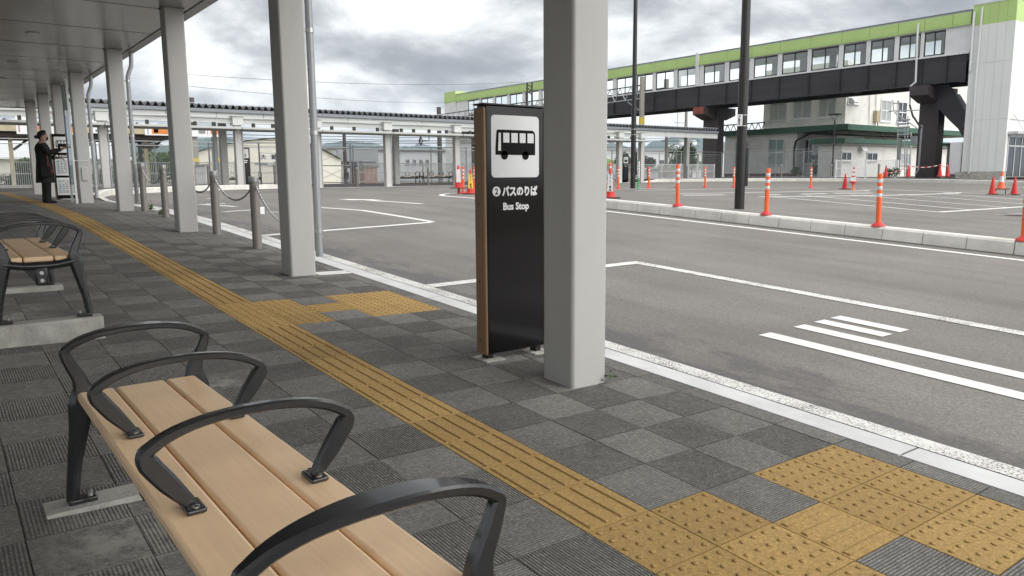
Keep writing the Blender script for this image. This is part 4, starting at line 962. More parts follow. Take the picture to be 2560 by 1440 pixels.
# ---------------------------------------------------------------- white station building with green eaves
sb = thing('station_building', 'two storey white rendered station building with dark green eaves under the bridge', 'building', (56, 31, -.25))
def wall_x(X, px0, px1, z0, z1, name, m, depth=.3, parent=sb, ref=380):
    a = at_x(px0, ref, X).y; c = at_x(px1, ref, X).y; return MB().box(X, X + depth, min(a, c), max(a, c), z0, z1).build(name, m, parent)
def window(plane, val, x0, y0, x1, y1, parent, cols=2, rows=1, fm='alu_frame', pm='curtain_reflect', dep=.06):
    f_ = at_x if plane == 'x' else at_y
    A, B = f_(x0, y1, val), f_(x1, y0, val); h0, h1 = (A.y, B.y) if plane == 'x' else (A.x, B.x); h0, h1 = min(h0, h1), max(h0, h1); z0 = (A.z + f_(x1, y1, val).z) / 2; z1 = (B.z + f_(x0, y0, val).z) / 2
    fw = .08; b = MB(); pn = []
    def bx(u0, u1, v0, v1, d0, d1, M): (M.box(val + d0, val + d1, u0, u1, v0, v1) if plane == 'x' else M.box(u0, u1, val + d0, val + d1, v0, v1))
    for i in range(cols + 1): u = h0 + (h1 - h0 - fw) * i / cols; bx(u, u + fw, z0, z1, -dep, .0, b)
    for j in range(rows + 1): v = z0 + (z1 - z0 - fw) * j / rows; bx(h0, h1, v, v + fw, -dep + .003, -.001, b)
    bx(h0 - .08, h1 + .08, z0 - .07, z0 - .002, -dep - .05, 0, b)
    w_ = b.build('window', fm, parent, smooth=0)
    for i in range(cols):
        for j in range(rows):
            M = MB(); u0 = h0 + (h1 - h0 - fw) * i / cols + fw; u1 = h0 + (h1 - h0 - fw) * (i + 1) / cols; v0 = z0 + (z1 - z0 - fw) * j / rows + fw; v1 = z0 + (z1 - z0 - fw) * (j + 1) / rows
            bx(u0, u1, v0, v1, -.02, -.004, M); M.build('pane', pm if not (rows == 2 and j == 1) else 'glass_dark' if False else pm, w_)
    return w_
SX = 53.0
# lower storey: lit wing on the left, recess, annexe on the right
wall_x(SX, 1812, 1992, -.3, 3.30, 'wall', 'stucco', 5.); wall_x(SX - .03, 1812, 1992, -.3, .05, 'plinth', 'maroon', .02)
wall_x(SX + .9, 1990, 2090, -.3, 3.0, 'wall', 'stucco_grey', 4.)  # recess wall: shade put into the greyer render
pa = at_x(2050, 400, SX - .5); pc = at_x(2102, 400, SX - .5)
ya_, yc_ = at_x(2045, 400, SX - .8).y, at_x(2104, 400, SX - .8).y
MB().box(SX - .8, SX + 22, yc_, ya_, -.3, 2.0).build('annexe_wall', 'stucco', sb)
AY = yc_
MB().prism([(SX - 1.5, AY - .55, 2.15), (SX - 1.5, ya_ + .3, 2.15), (SX + 22, ya_ + .3, 2.15), (SX + 22, AY - .55, 2.15)], (0, 0, .32)).build('annexe_eave', 'green_dark_roof', sb)
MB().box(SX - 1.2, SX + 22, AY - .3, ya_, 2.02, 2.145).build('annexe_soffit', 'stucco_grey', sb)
# upper storey
uy0, uy1 = at_x(2112, 300, SX).y, at_x(1908, 300, SX).y
MB().box(SX + .02, SX + 26, uy0, uy1, 3.35, 8.0).build('upper_wall', 'stucco', sb)
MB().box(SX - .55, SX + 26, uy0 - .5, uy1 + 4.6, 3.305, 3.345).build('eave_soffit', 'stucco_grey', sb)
MB().box(SX - .75, SX - .55, uy0 - .7, uy1 + 5.2, 3.08, 3.50).build('eave_fascia', 'green_dark_roof', sb, bevel=.02)
MB().box(SX - .55, SX + 26, uy0 - .7, uy0 - .52, 3.06, 3.48).build('eave_fascia', 'green_dark_roof', sb, bevel=.02)
MB().box(SX - .55, SX + 4, uy1, uy1 + 5.2, 3.36, 3.50).build('lean_roof', 'green_dark_roof', sb)
for q in ((1925, 257, 1968, 302), (1983, 250, 2030, 297), (2046, 244, 2092, 293)): window('x', SX, *q, sb, 2, 1, pm='curtain_reflect')
for q in ((1836, 352, 1874, 413), (1920, 347, 1963, 413)): window('x', SX, *q, sb, 2, 2, pm='curtain_green')
window('x', SX + .9, 2010, 347, 2036, 410, sb, 2, 2, pm='window_dark')
uyp = uy0
for q, pm_ in (((2118, 244, 2146, 260), 'window_dark'), ((2199, 250, 2229, 304), 'curtain_reflect'), ((2240, 254, 2268, 308), 'window_dark'), ((2346, 292, 2360, 314), 'window_dark')): window('y', uyp, *q, sb, 2 if q[2] - q[0] > 20 else 1, 2 if q[3] - q[1] > 40 else 1, 'fence_white', pm_)
for q, pm_ in (((2101, 379, 2128, 402), 'window_dark'), ((2165, 381, 2193, 402), 'window_dark'), ((2248, 384, 2275, 412), 'curtain_reflect'), ((2331, 368, 2345, 406), 'curtain_reflect')): window('y', AY, *q, sb, 2 if q[2] - q[0] > 20 else 1, 1, 'alu_frame', pm_)
for (x0, y0, x1, y1, pl, v, dd) in ((2121, 246, 2134, 256, 'y', uyp, .5), (2146, 367, 2158, 377, 'y', AY, .4), (1998, 354, 2006, 366, 'x', SX + .9, .25)):
    A = (at_y if pl == 'y' else at_x)(x0, y1, v); B = (at_y if pl == 'y' else at_x)(x1, y0, v)
    if pl == 'y': MB().prism([(A.x, v, A.z), (A.x, v - dd, A.z), (A.x, v - dd * .5, B.z), (A.x, v, B.z)], (B.x - A.x, 0, 0)).build('vent_hood', 'bridge_white', sb)
    else: MB().box(v - dd, v, min(A.y, B.y), max(A.y, B.y), A.z, B.z).build('vent_hood', 'bridge_white', sb)
for x0, x1 in ((2037, 2047), (2051, 2063)):
    A = at_x(x0, 404, SX + .9); B = at_x(x1, 383, SX + .9)
    ac = MB().box(SX + .42, SX + .86, min(A.y, B.y), max(A.y, B.y), A.z, B.z).build('air_conditioner', 'bridge_white', sb, bevel=.02)
    MB().tube([(SX + .415, (A.y + B.y) / 2, (A.z + B.z) / 2), (SX + .40, (A.y + B.y) / 2, (A.z + B.z) / 2)], .2, 14).build('fan_grille', 'window_dark', ac)
polypipe([(1984, 434), (1985, 372), (1990, 352), (2025, 334), (2120, 337), (2300, 345)], SX - .12, .07, 'pipe_run', 'black_paint', sb)
polypipe([(2025, 336), (2140, 338), (2300, 344)], SX - .1, .035, 'pipe_run', 'alu_frame', sb)
for x_ in (2172, 2188): MB().tube([at_y(x_ + 3, 232, uyp - .06), at_y(x_, 320, uyp - .06)], .03, 6).build('conduit', 'stucco_grey', sb)
A = at_y(2190, 305, uyp - .25); MB().box(A.x, A.x + .5, uyp - .3, uyp - .005, A.z, A.z + .85).build('junction_box', 'timber_beige', sb, bevel=.02)
MB().tube(spline([at_y(2193, 306, uyp - .35), at_y(2199, 330, uyp - .4), at_y(2206, 345, uyp - .4), at_y(2225, 350, uyp - .4)], 5), .04, 6).build('cable_loop', 'wire', sb)
# steel platform and switch post beside the pier
eq = thing('equipment_platform', 'galvanised equipment platform with struts beside the bridge pier', 'steel frame', at_x(2262, 440, 46.6))
EX = 46.9
for a, c in (((2247, 250), (2242, 440)), ((2270, 290), (2266, 440)), ((2222, 278), (2300, 275)), ((2236, 281), (2292, 320)), ((2232, 250), (2234, 278)), ((2262, 320), (2262, 440)), ((2234, 258), (2256, 258)), ((2278, 330), (2275, 440)), ((2250, 345), (2248, 440))):
    p, q = at_x(*a, EX), at_x(*c, EX); MB().tube([p, q], .035, 6).build('strut', 'galvanised', eq)
for q in ((2244, 350, 2252, 400), (2279, 340, 2292, 360)):
    A, B = at_x(q[0], q[3], EX), at_x(q[2], q[1], EX); MB().box(EX - .12, EX + .12, min(A.y, B.y), max(A.y, B.y), A.z, B.z).build('equipment_box', 'clad_grey_dark', eq)
for z in range(5): p = at_x(2262, 300 + z * 9, EX); MB().tube([(p.x, p.y - .3, p.z), (p.x, p.y + .45, p.z)], .05, 7).build('insulator', 'galvanised', eq)
gs = thing('corrugated_shed', 'grey metal shed with rust spots between pier and tower', 'shed', at_x(2375, 435, 52))
A, B = at_x(2364, 425, 51.2), at_x(2420, 362, 51.2); MB().box(51.2, 53.0, min(A.y, B.y), max(A.y, B.y), -.3, B.z).build('body', 'clad_grey', gs); MB().box(51.0, 53.2, min(A.y, B.y) - .2, max(A.y, B.y) + .2, B.z + .003, B.z + .12).build('roof', 'roof_dark', gs)
# ---------------------------------------------------------------- lamp posts
def lamp_post(px_, label, r0, r1, tilt=0.):
    p = hit(*px_); zb = p.z; r = thing('lamp_post', label, 'lamp post', p); H = 8.5
    MB().lathe([(r0 * 1.0, -.02), (r0, .3), (r0, 2.9), (r1, 3.0), (r1 * .8, H)], 16, p).build('pole', 'lamp_black', r)
    MB().tube([p + Vector((0, 0, H)), p + Vector((.5, -.3, H + .15)), p + Vector((1.1, -.7, H + .2))], .05, 8).build('arm', 'lamp_black', r)
    MB().box(p.x + 1.0, p.x + 1.6, p.y - 1.0, p.y - .6, p.z + H + .15, p.z + H + .25).build('lamp_head', 'lamp_black', r, bevel=.02)
    rt = Vector((RW[0][0], RW[1][0], 0)).normalized()
    c = p + rt * (r0 + .045)
    c = p + rt * (r0 + .022); MB().beam(c + Vector((0, 0, .50)), c + Vector((0, 0, 1.36)), .075, .07, up=(-rt.y, rt.x, 0)).build('cover_box', 'black_paint', r, bevel=.022, seg=3)
    return r, p
lp, p = lamp_post((1848, 522), 'thick dark lamp post on the island with a small white name plate', .108, .098)
rt = Vector((RW[0][0], RW[1][0], 0)).normalized(); fw_ = Vector((-p.x, -p.y, 0)).normalized()
pz = at_y(1851, 301, p.y).z
c = Vector((p.x, p.y, pz)) + fw_ * .109 - rt * .052
pl = MB().beam(c - Vector((0, 0, .125)), c + Vector((0, 0, .125)), .11, .006, up=tuple(fw_)).build('name_plate', 'white_print', lp)
for i, ch in enumerate('大館市'):
    text(ch, .078, c + fw_ * .0045 + Vector((0, 0, .05 - i * .077)), rt, (0, 0, 1), 'black_print', lp, 'lettering', .001, align='CENTER')
for dz in (.11, -.12): MB().lathe([(.1095, -.006), (.111, -.005), (.111, .005), (.1095, .006)], 20, (p.x, p.y, pz + dz)).build('band', 'steel', lp)
lp2, p2 = lamp_post((1582, 471), 'dark lamp post further back before the taxi sign', .095, .085)
for dz in (2.0, 2.2): MB().lathe([(.0955, -.01), (.098, -.008), (.098, .008), (.0955, .01)], 16, (p2.x, p2.y, p2.z + dz)).build('band', 'steel', lp2)
q = at_x(2080, 441, 42.5); sl = thing('lamp_post', 'slim black lamp with a flat conical head before the station building', 'lamp post', q)
tz = at_x(2086, 286, 42.5).z
MB().lathe([(.07, 0), (.07, .8), (.05, .85), (.04, tz - q.z - .35)], 10, q).build('pole', 'lamp_black', sl)
for a in range(3): MB().tube([q + Vector((0, 0, tz - q.z - .36)), q + Vector((.3 * math.cos(a * 2.1), .3 * math.sin(a * 2.1), tz - q.z - .03))], .015, 5).build('head_arm', 'lamp_black', sl)
MB().lathe([(.36, tz - q.z - .04), (.38, tz - q.z), (.1, tz - q.z + .06)], 14, q).build('lamp_head', 'lamp_black', sl)
# ---------------------------------------------------------------- traffic cones
def make_cone(name='traffic_cone', group='red traffic cones'):
    r = thing(name, 'x', 'traffic cone', (0, 0, 0), group)
    MB().box(-.19, .19, -.19, .19, .0, .028).build('base', 'rubber', r, bevel=.012)
    MB().lathe([(.148, .0285), (.143, .05), (.122, .06), (.032, .66), (.026, .70), (.016, .702)], 20).build('body', 'red_plastic', r)
    return r
cone = make_cone(); first = True
def put_cone(p, label, s=1., bands=None, rz=None):
    global first
    o = cone if first else copy_tree(cone); first = False
    for ch in list(o.children):
        if ch.name.startswith(('reflective', 'text')): bpy.data.objects.remove(ch)
    o.location = p; o.scale = (s, s, s); o['label'] = label; o.rotation_euler = (0, 0, random.uniform(-.3, .3) if rz is None else rz); return o
def at_ground(px_, py_): return hit(px_, py_)
def tower_pt(px_, py_, X, z=-.245): p = at_x(px_, py_, X); return Vector((p.x, p.y, z))
c1 = put_cone(hit(2480, 486), 'left red cone of the three standing together at the right', .85)
c2 = put_cone(hit(2535, 486.5), 'right red cone of the three standing together at the right', .85)
put_cone(hit(2112, 473), 'plain red cone beside the upended cone on a post', .80)
put_cone(tower_pt(2270, 441, 45.3), 'red cone holding the striped tape by the bridge pier', 1.0)
put_cone(tower_pt(2349, 441, 46.2), 'left of the two red cones beside the tower', 1.0)
put_cone(tower_pt(2369, 441, 46.6), 'right of the two red cones beside the tower', 1.0)
put_cone(tower_pt(2214, 441, 44.6), 'red cone peeping over the third kerb post', 1.0)
def sign_cone(p, label, s, band, txt, vertical=True):
    o = thing('traffic_cone', label, 'traffic cone', p, 'lettered traffic cones'); o.rotation_euler = (0, 0, 0)
    MB().box(p.x - .19 * s, p.x + .19 * s, p.y - .19 * s, p.y + .19 * s, p.z, p.z + .028).build('base', 'rubber', o, bevel=.012)
    MB().lathe([(.148 * s, .0285), (.143 * s, .05), (.122 * s, .06), (.034 * s, .66 * s), (.026 * s, .72 * s), (.016 * s, .722 * s)], 20, p).build('body', 'red_plastic', o)
    fw = Vector((-p.x, -p.y, 0)).normalized(); rt_ = Vector((-fw.y, fw.x, 0))
    def surf(z, off=.004): r_ = .122 * s + (.034 - .122) * s * (z - .06) / (.66 * s - .06); return p + fw * (r_ + off) + Vector((0, 0, z))
    za, zb_ = .17 * s, .60 * s
    wa, wb = .075 * s, .05 * s
    MB().prism([surf(za) - rt_ * wa, surf(za) + rt_ * wa, surf(zb_) + rt_ * wb, surf(zb_) - rt_ * wb], fw * .003).build('label_sheet', band, o, smooth=0)
    n = len(txt); up = (surf(zb_) - surf(za)).normalized()
    for i, ch in enumerate(txt):
        t = (i + .82) / n; text(ch, (zb_ - za) / n * .98, surf(zb_ + (za - zb_) * t, .0085), rt_, up, 'black_print', o, 'lettering', .001, align='CENTER')
    return o
pc_ = hit(1525, 495.5); 
sign_cone(pc_, 'large red cone with cream taxi label beside the big column', 1.05, 'paper_print', 'タクシー専用')
lo = MB().lathe([(.03, .70), (.036, .735), (.036, .90), (.03, .91)], 16, pc_)
lo_ = thing('delineator_post', 'orange post rising through the cream labelled taxi cone', 'traffic post', pc_, 'orange delineator posts'); lo.build('tube', 'orange_plastic', lo_); MB().lathe([(.0365, .775), (.0372, .777), (.0372, .825), (.0365, .827)], 16, pc_).build('reflective_band', 'reflective', lo_)
sign_cone(hit(1177, 485.5), 'orange red cone with yellow label touching the bus stop sign', 1.0, 'yellow_print', 'タクシー専用')
pk = hit(1147, 484.5); hp = thing('traffic_cone', 'red cone with white label perched on a short post left of the sign', 'traffic cone', pk, 'lettered traffic cones')
MB().lathe([(.05, 0), (.045, .02), (.04, .1), (.03, .16)], 12, pk).build('post', 'red_plastic', hp); MB().box(pk.x - .2, pk.x + .2, pk.y - .2, pk.y + .2, pk.z + .161, pk.z + .185).build('base', 'rubber', hp, bevel=.01)
MB().lathe([(.15, .187), (.12, .21), (.034, .80), (.026, .84), (.016, .842)], 18, pk).build('body', 'red_plastic', hp)
fwk = Vector((-pk.x, -pk.y, 0)).normalized(); rk = Vector((-fwk.y, fwk.x, 0))
MB().prism([pk + fwk * .11 - rk * .07 + Vector((0, 0, .34)), pk + fwk * .11 + rk * .07 + Vector((0, 0, .34)), pk + fwk * .055 + rk * .05 + Vector((0, 0, .72)), pk + fwk * .055 - rk * .05 + Vector((0, 0, .72))], fwk * .004).build('label_sheet', 'paper_print', hp, smooth=0)
for i, ch in enumerate('タクシー専用'): text(ch, .064, pk + fwk * (.0655 + i * .0092) + Vector((0, 0, .655 - i * .062)), rk, (fwk.x * -.14, fwk.y * -.14, 1), 'black_print', hp, 'lettering', .001, align='CENTER')
# banded cone lying on two of the trio, and the upended cone on a post
m3 = (Vector(c1.location) + Vector(c2.location)) / 2; bc = thing('traffic_cone', 'orange cone with white band lifted between the two red cones', 'traffic cone', m3 + Vector((0, 0, .17)), 'lettered traffic cones')
q = m3 + Vector((.05, .1, .17)); MB().box(q.x - .2, q.x + .2, q.y - .2, q.y + .2, q.z, q.z + .03).build('base', 'rubber', bc, bevel=.01); MB().lathe([(.14, .031), (.12, .06), (.085, .25)], 18, q).build('body', 'orange_plastic', bc)
MB().lathe([(.0855, .251), (.058, .40), (.05, .45)], 18, q).build('reflective_band', 'reflective', bc); MB().lathe([(.05, .451), (.028, .60), (.016, .602)], 18, q).build('tip', 'orange_plastic', bc)
for s in (-1, 1): MB().box(q.x - .01, q.x + .01, q.y + s * .15 - .01, q.y + s * .15 + .01, g(q.x, q.y), q.z - .001).build('stand_leg', 'rubber', bc)
q = hit(2132, 474); uc = thing('traffic_cone', 'red cone with white warning strips slipped over a delineator post', 'traffic cone', q, 'lettered traffic cones')
MB().lathe([(.09, 0), (.05, .04), (.036, .06), (.036, .22)], 14, q).build('post', 'orange_plastic', uc); MB().lathe([(.04, .221), (.12, .24), (.125, .27), (.09, .34), (.045, .62), (.03, .80), (.016, .802)], 16, q).build('body', 'red_plastic', uc)
fwk = Vector((-q.x, -q.y, 0)).normalized(); rk = Vector((-fwk.y, fwk.x, 0))
for z0, z1, w_ in ((.30, .45, .09), (.50, .60, .06), (.65, .73, .05)): MB().prism([q + fwk * .10 + rk * s * w_ + Vector((0, 0, z)) for s, z in ((-1, z0), (1, z0), (1, z1), (-1, z1))], fwk * .004).build('warning_strip', 'white_print', uc, smooth=0)
tp = thing('barrier_tape', 'red and white striped tape strung between cones under the bridge', 'tape', tower_pt(2270, 441, 45.3))
pts = [tower_pt(2214, 441, 44.6) + Vector((0, 0, .25)), tower_pt(2270, 441, 45.3) + Vector((0, 0, .66)), tower_pt(2349, 441, 46.2) + Vector((0, 0, .70)), tower_pt(2369, 441, 46.6) + Vector((0, 0, .69))]
k = 0
for a, c in zip(pts, pts[1:]):
    n = 10
    for i in range(n): MB().beam(a + (c - a) * (i / n) + Vector((0, 0, -.12 * 4 * (i / n) * (1 - i / n))), a + (c - a) * ((i + 1) / n) + Vector((0, 0, -.12 * 4 * ((i + 1) / n) * (1 - (i + 1) / n))), .012, .045).build('tape_segment', 'red_plastic' if k % 2 else 'white_print', tp); k += 1
# green and white marker post
q = hit(1596, 472); gp = thing('marker_post', 'thin marker post, green below and white with dark marks above', 'traffic post', q)
MB().lathe([(.08, 0), (.04, .04), (.035, .06), (.035, .40)], 12, q).build('lower_tube', 'green_plastic', gp); MB().lathe([(.035, .401), (.035, 1.0)], 12, q).build('upper_tube', 'white_print', gp); MB().lathe([(.036, 1.001), (.036, 1.04)], 12, q).build('tip', 'green_plastic', gp)
fwk = Vector((-q.x, -q.y, 0)).normalized(); rk = Vector((-fwk.y, fwk.x, 0))
for i in range(5): MB().prism([q + fwk * .0355 + rk * u + Vector((0, 0, .90 - i * .11 + v)) for u, v in ((-.018, -.03), (.018, -.03), (.018, .03), (-.018, .03))], fwk * .003).build('printed_mark', 'print_grey', gp, smooth=0)
# small white block standing on the road by the bollards
q = hit(654, 536); tag(MB().box(q.x - .045, q.x + .045, q.y - .04, q.y + .04, q.z, q.z + .13).build('marker_block', 'white_print', bevel=.008), 'small white block on the road beside the closest bollard', 'marker')
# ---------------------------------------------------------------- far benches, bollards and signs
for (px0, px1, lab) in ((966, 1046, 'far slatted bench before the white bar fence, left of the pair'), (1053, 1129, 'far slatted bench before the white bar fence, right of the pair')):
    a, c = at_y(px0, 450, 36.2), at_y(px1, 450, 36.2); s = .98 * (c.x - a.x) / 1.85
    o = copy_tree(bench, ((a.x + c.x) / 2, 36.2, -.33 + .40), math.pi / 2, label=lab); o.scale = (1, s, 1)
a, c = at_y(566, 450, 35.6), at_y(652, 450, 35.6)
o = copy_tree(bench, ((a.x + c.x) / 2, 35.6, -.31 + .40), math.pi / 2, label='far slatted bench behind the accessible boarding sign'); o.scale = (1, .98 * (c.x - a.x) / 1.85, 1)
for px_, Y, lab in ((893, 31.3, 'far bollard in front of the white fence, left of the shelter column'), (1071, 31.3, 'far bollard in front of the right far bench'), (522, 31.2, 'far bollard between the third column and the chain'), (688, 31.6, 'far bollard left of the second column in view'), (488, 29.4, 'far bollard peeping out beside the third column')):
    p = at_y(px_, 455, Y); copy_tree(boll, (p.x, Y, -.40 if px_ > 760 else -.28), label=lab)
for px_, X, lab in ((1619, 34.3, 'bollard at the ramped end of the station kerb'), (1717, 36.5, 'bollard beside the first kerb post, before the fence'), (1953, 41.5, 'bollard before the lit wall of the station building'), (2077, 41.9, 'bollard touching the slim black lamp'), (2196, 43.6, 'bollard before the short white bar fence')):
    p = at_x(px_, 440, X); copy_tree(boll, (p.x, p.y, -.30), label=lab)
for o in [q for q in COL.objects if q.get('label', '').startswith(('far bollard', 'bollard'))]: o['group'] = 'bollards on the far pavements'
s1, (px0, pw, yf, zc) = make_sign(at_y(137, 430, 20.5).x, 20.5, g(2.3, 20.5) + .04, '1', 'black bus stop board marked 1 with two timetables behind the woman')
for z1, z0 in ((zc - .02, zc - .42), (zc - .47, zc - .87)):
    fr_ = MB().box(px0 - .02, px0 + pw + .02, yf - .03, yf - .001, z0, z1).build('timetable_frame', 'white_print', s1, bevel=.008)
    MB().box(px0 + .015, px0 + pw - .015, yf - .034, yf - .0305, z0 + .035, z1 - .035).build('timetable_sheet', 'paper_print', fr_)
    b = MB()
    for r_ in range(7):
        for q in range(5):
            if random.random() < .8: xx = px0 + .03 + q * .062 + (.02 if q > 2 else 0); zz = z0 + .06 + r_ * .042; b.box(xx, xx + random.uniform(.02, .045), yf - .0352, yf - .0345, zz, zz + .022)
    tag(b.build('timetable_print', 'print_grey', fr_, smooth=0), kind='stuff'); MB().box(px0 + pw * .56, px0 + pw * .58, yf - .0356, yf - .0346, z0 + .05, z1 - .05).build('timetable_rule', 'print_pink', fr_)
    MB().box(px0 + .018, px0 + .028, yf - .0356, yf - .0346, z0 + .05, z1 - .05).build('timetable_rule', 'print_blue', fr_)
def far_sign(px_, Y, zb, label, kind):
    p = at_y(px_, 440, Y); r = thing('boarding_sign', label, 'sign', (p.x, Y, zb), 'black sign boards at the boarding places')
    MB().box(p.x - .21, p.x + .21, Y, Y + .1, zb + .04, zb + 1.5).build('board', 'black_gloss', r); MB().box(p.x + .213, p.x + .233, Y - .01, Y + .11, zb + .04, zb + 1.49).build('wood_edge', 'trim_wood', r); MB().box(p.x - .18, p.x + .18, Y + .02, Y + .08, zb - .02, zb + .039).build('foot', 'black_paint', r)
    MB().prism(rounded(p.x - .178, p.x + .178, zb + 1.09, zb + 1.45, Y - .001, .025), (0, -.004, 0)).build('pictogram_panel', 'white_print', r, smooth=0)
    yy = Y - .0055
    if kind == 'taxi':
        b = MB().prism([(p.x + u, yy, zb + 1.16 + v) for u, v in ((-.12, 0), (-.12, .10), (-.09, .19), (.09, .19), (.12, .10), (.12, 0))], (0, -.002, 0)); b.build('car_pictogram', 'black_print', r, smooth=0)
        MB().prism([(p.x + u, yy - .0025, zb + 1.16 + v) for u, v in ((-.085, .11), (-.07, .165), (.07, .165), (.085, .11))], (0, -.001, 0)).build('pictogram_window', 'white_print', r, smooth=0)
        text('タクシーのりば', .048, (p.x, Y - .003, zb + .98), (1, 0, 0), (0, 0, 1), 'lettering_white', r, 'lettering', .001, align='CENTER'); text('Taxi Stand', .045, (p.x, Y - .003, zb + .90), (1, 0, 0), (0, 0, 1), 'lettering_white', r, 'lettering', .001, align='CENTER')
    else:
        MB().prism([(p.x - .02 + .03 * math.cos(a * .5236), yy, zb + 1.38 + .03 * math.sin(a * .5236)) for a in range(12)], (0, -.002, 0)).build('pictogram_head', 'black_print', r, smooth=0)
        MB().tube([(p.x - .02, yy - .004, zb + 1.34), (p.x - .02, yy - .004, zb + 1.24), (p.x + .05, yy - .004, zb + 1.24), (p.x + .08, yy - .004, zb + 1.15)], .014, 5).build('pictogram_body', 'black_print', r)
        MB().tube([(p.x - .01 + .07 * math.cos(a), yy - .004, zb + 1.20 + .07 * math.sin(a)) for a in [k * .4 + 2.2 for k in range(12)]], .010, 5).build('pictogram_wheel', 'black_print', r)
        [MB().box(p.x - w_, p.x + w_, Y - .004, Y - .001, zb + z_, zb + z_ + .035).build('printed_line', 'lettering_white', r) for w_, z_ in ((.13, .97), (.10, .90))]
far_sign(613, 30.9, -.29, 'black boarding sign with a wheelchair pictogram beside a far shelter column', 'access')
far_sign(1564, 31.2, -.41, 'black taxi stand sign behind the far dark lamp post', 'taxi')
# ---------------------------------------------------------------- display board and cover plate at the seventh column
db = thing('display_board', 'narrow white framed display board standing against the far column', 'display board', (2.45, 18.3, g(2.45, 18.3)))
zb = g(2.45, 18.3)
MB().box(2.40, 2.44, 18.30, 18.34, zb, 2.05).build('frame_post', 'white_print', db); MB().box(2.40, 2.44, 18.95, 18.99, zb, 2.05).build('frame_post', 'white_print', db)
MB().box(2.412, 2.428, 18.345, 18.945, zb + .45, 1.95).build('sheet', 'glass', db); MB().box(2.41, 2.43, 18.345, 18.945, zb + .40, zb + .445).build('frame_rail', 'white_print', db); MB().box(2.41, 2.43, 18.345, 18.945, 1.955, 2.0).build('frame_rail', 'white_print', db)
MB().tube([(2.44, 18.4, .40), (2.6, 18.66, .39), (2.75, 18.66, .40)], .006, 5).build('tie_wire', 'white_print', db)
cp = MB().box(2.60, 2.72, 18.655, 18.672, -.02, .26).build('cover_plate', 'column_paint', can, bevel=.006)
# ---------------------------------------------------------------- people
mat('skin', (.50, .30, .22), .55, var=.06)
mat('cloth_black', (.005, .005, .006), .8, var=.3, scale=8.)
mat('hair_black', (.008, .007, .007), .5, var=.3, scale=30.)
mat('cloth_white', (.70, .71, .72), .8, var=.08)
mat('cloth_red', (.22, .03, .04), .7, var=.1)
mat('shoe_black', (.010, .010, .010), .3, var=.2)
def skin_body(name, V, Ed, Rd, m, parent, sub=2):
    me = bpy.data.meshes.new(name); me.from_pydata(V, Ed, []); o = bpy.data.objects.new(name, me); COL.objects.link(o); o.parent = parent
    md = o.modifiers.new('skin', 'SKIN'); md.use_smooth_shade = True
    for i, sv_ in enumerate(me.skin_vertices[0].data):
        r_ = Rd[i]; sv_.radius = (r_, r_) if not isinstance(r_, tuple) else r_; sv_.use_root = i == 0
    s = o.modifiers.new('sub', 'SUBSURF'); s.levels = sub; s.render_levels = sub; me.materials.append(MATS[m]); return o
def loft(name, rings, m, parent, n=18, cap=True):         # rings: (cx, cy, z, rx, ry)
    b = MB()
    for cx, cy, z, rx, ry in rings:
        for j in range(n): t = 2 * math.pi * j / n; b.v.append(Vector((cx + rx * math.cos(t), cy + ry * math.sin(t), z)))
    for i in range(len(rings) - 1):
        for j in range(n): a0 = i * n + j; a1 = i * n + (j + 1) % n; b.f.append((a0, a1, a1 + n, a0 + n))
    b.f += [tuple(reversed(range(n))), tuple((len(rings) - 1) * n + j for j in range(n))]
    me = b.mesh(name, m, smooth=70); o = bpy.data.objects.new(name, me); COL.objects.link(o); o.parent = parent; return o
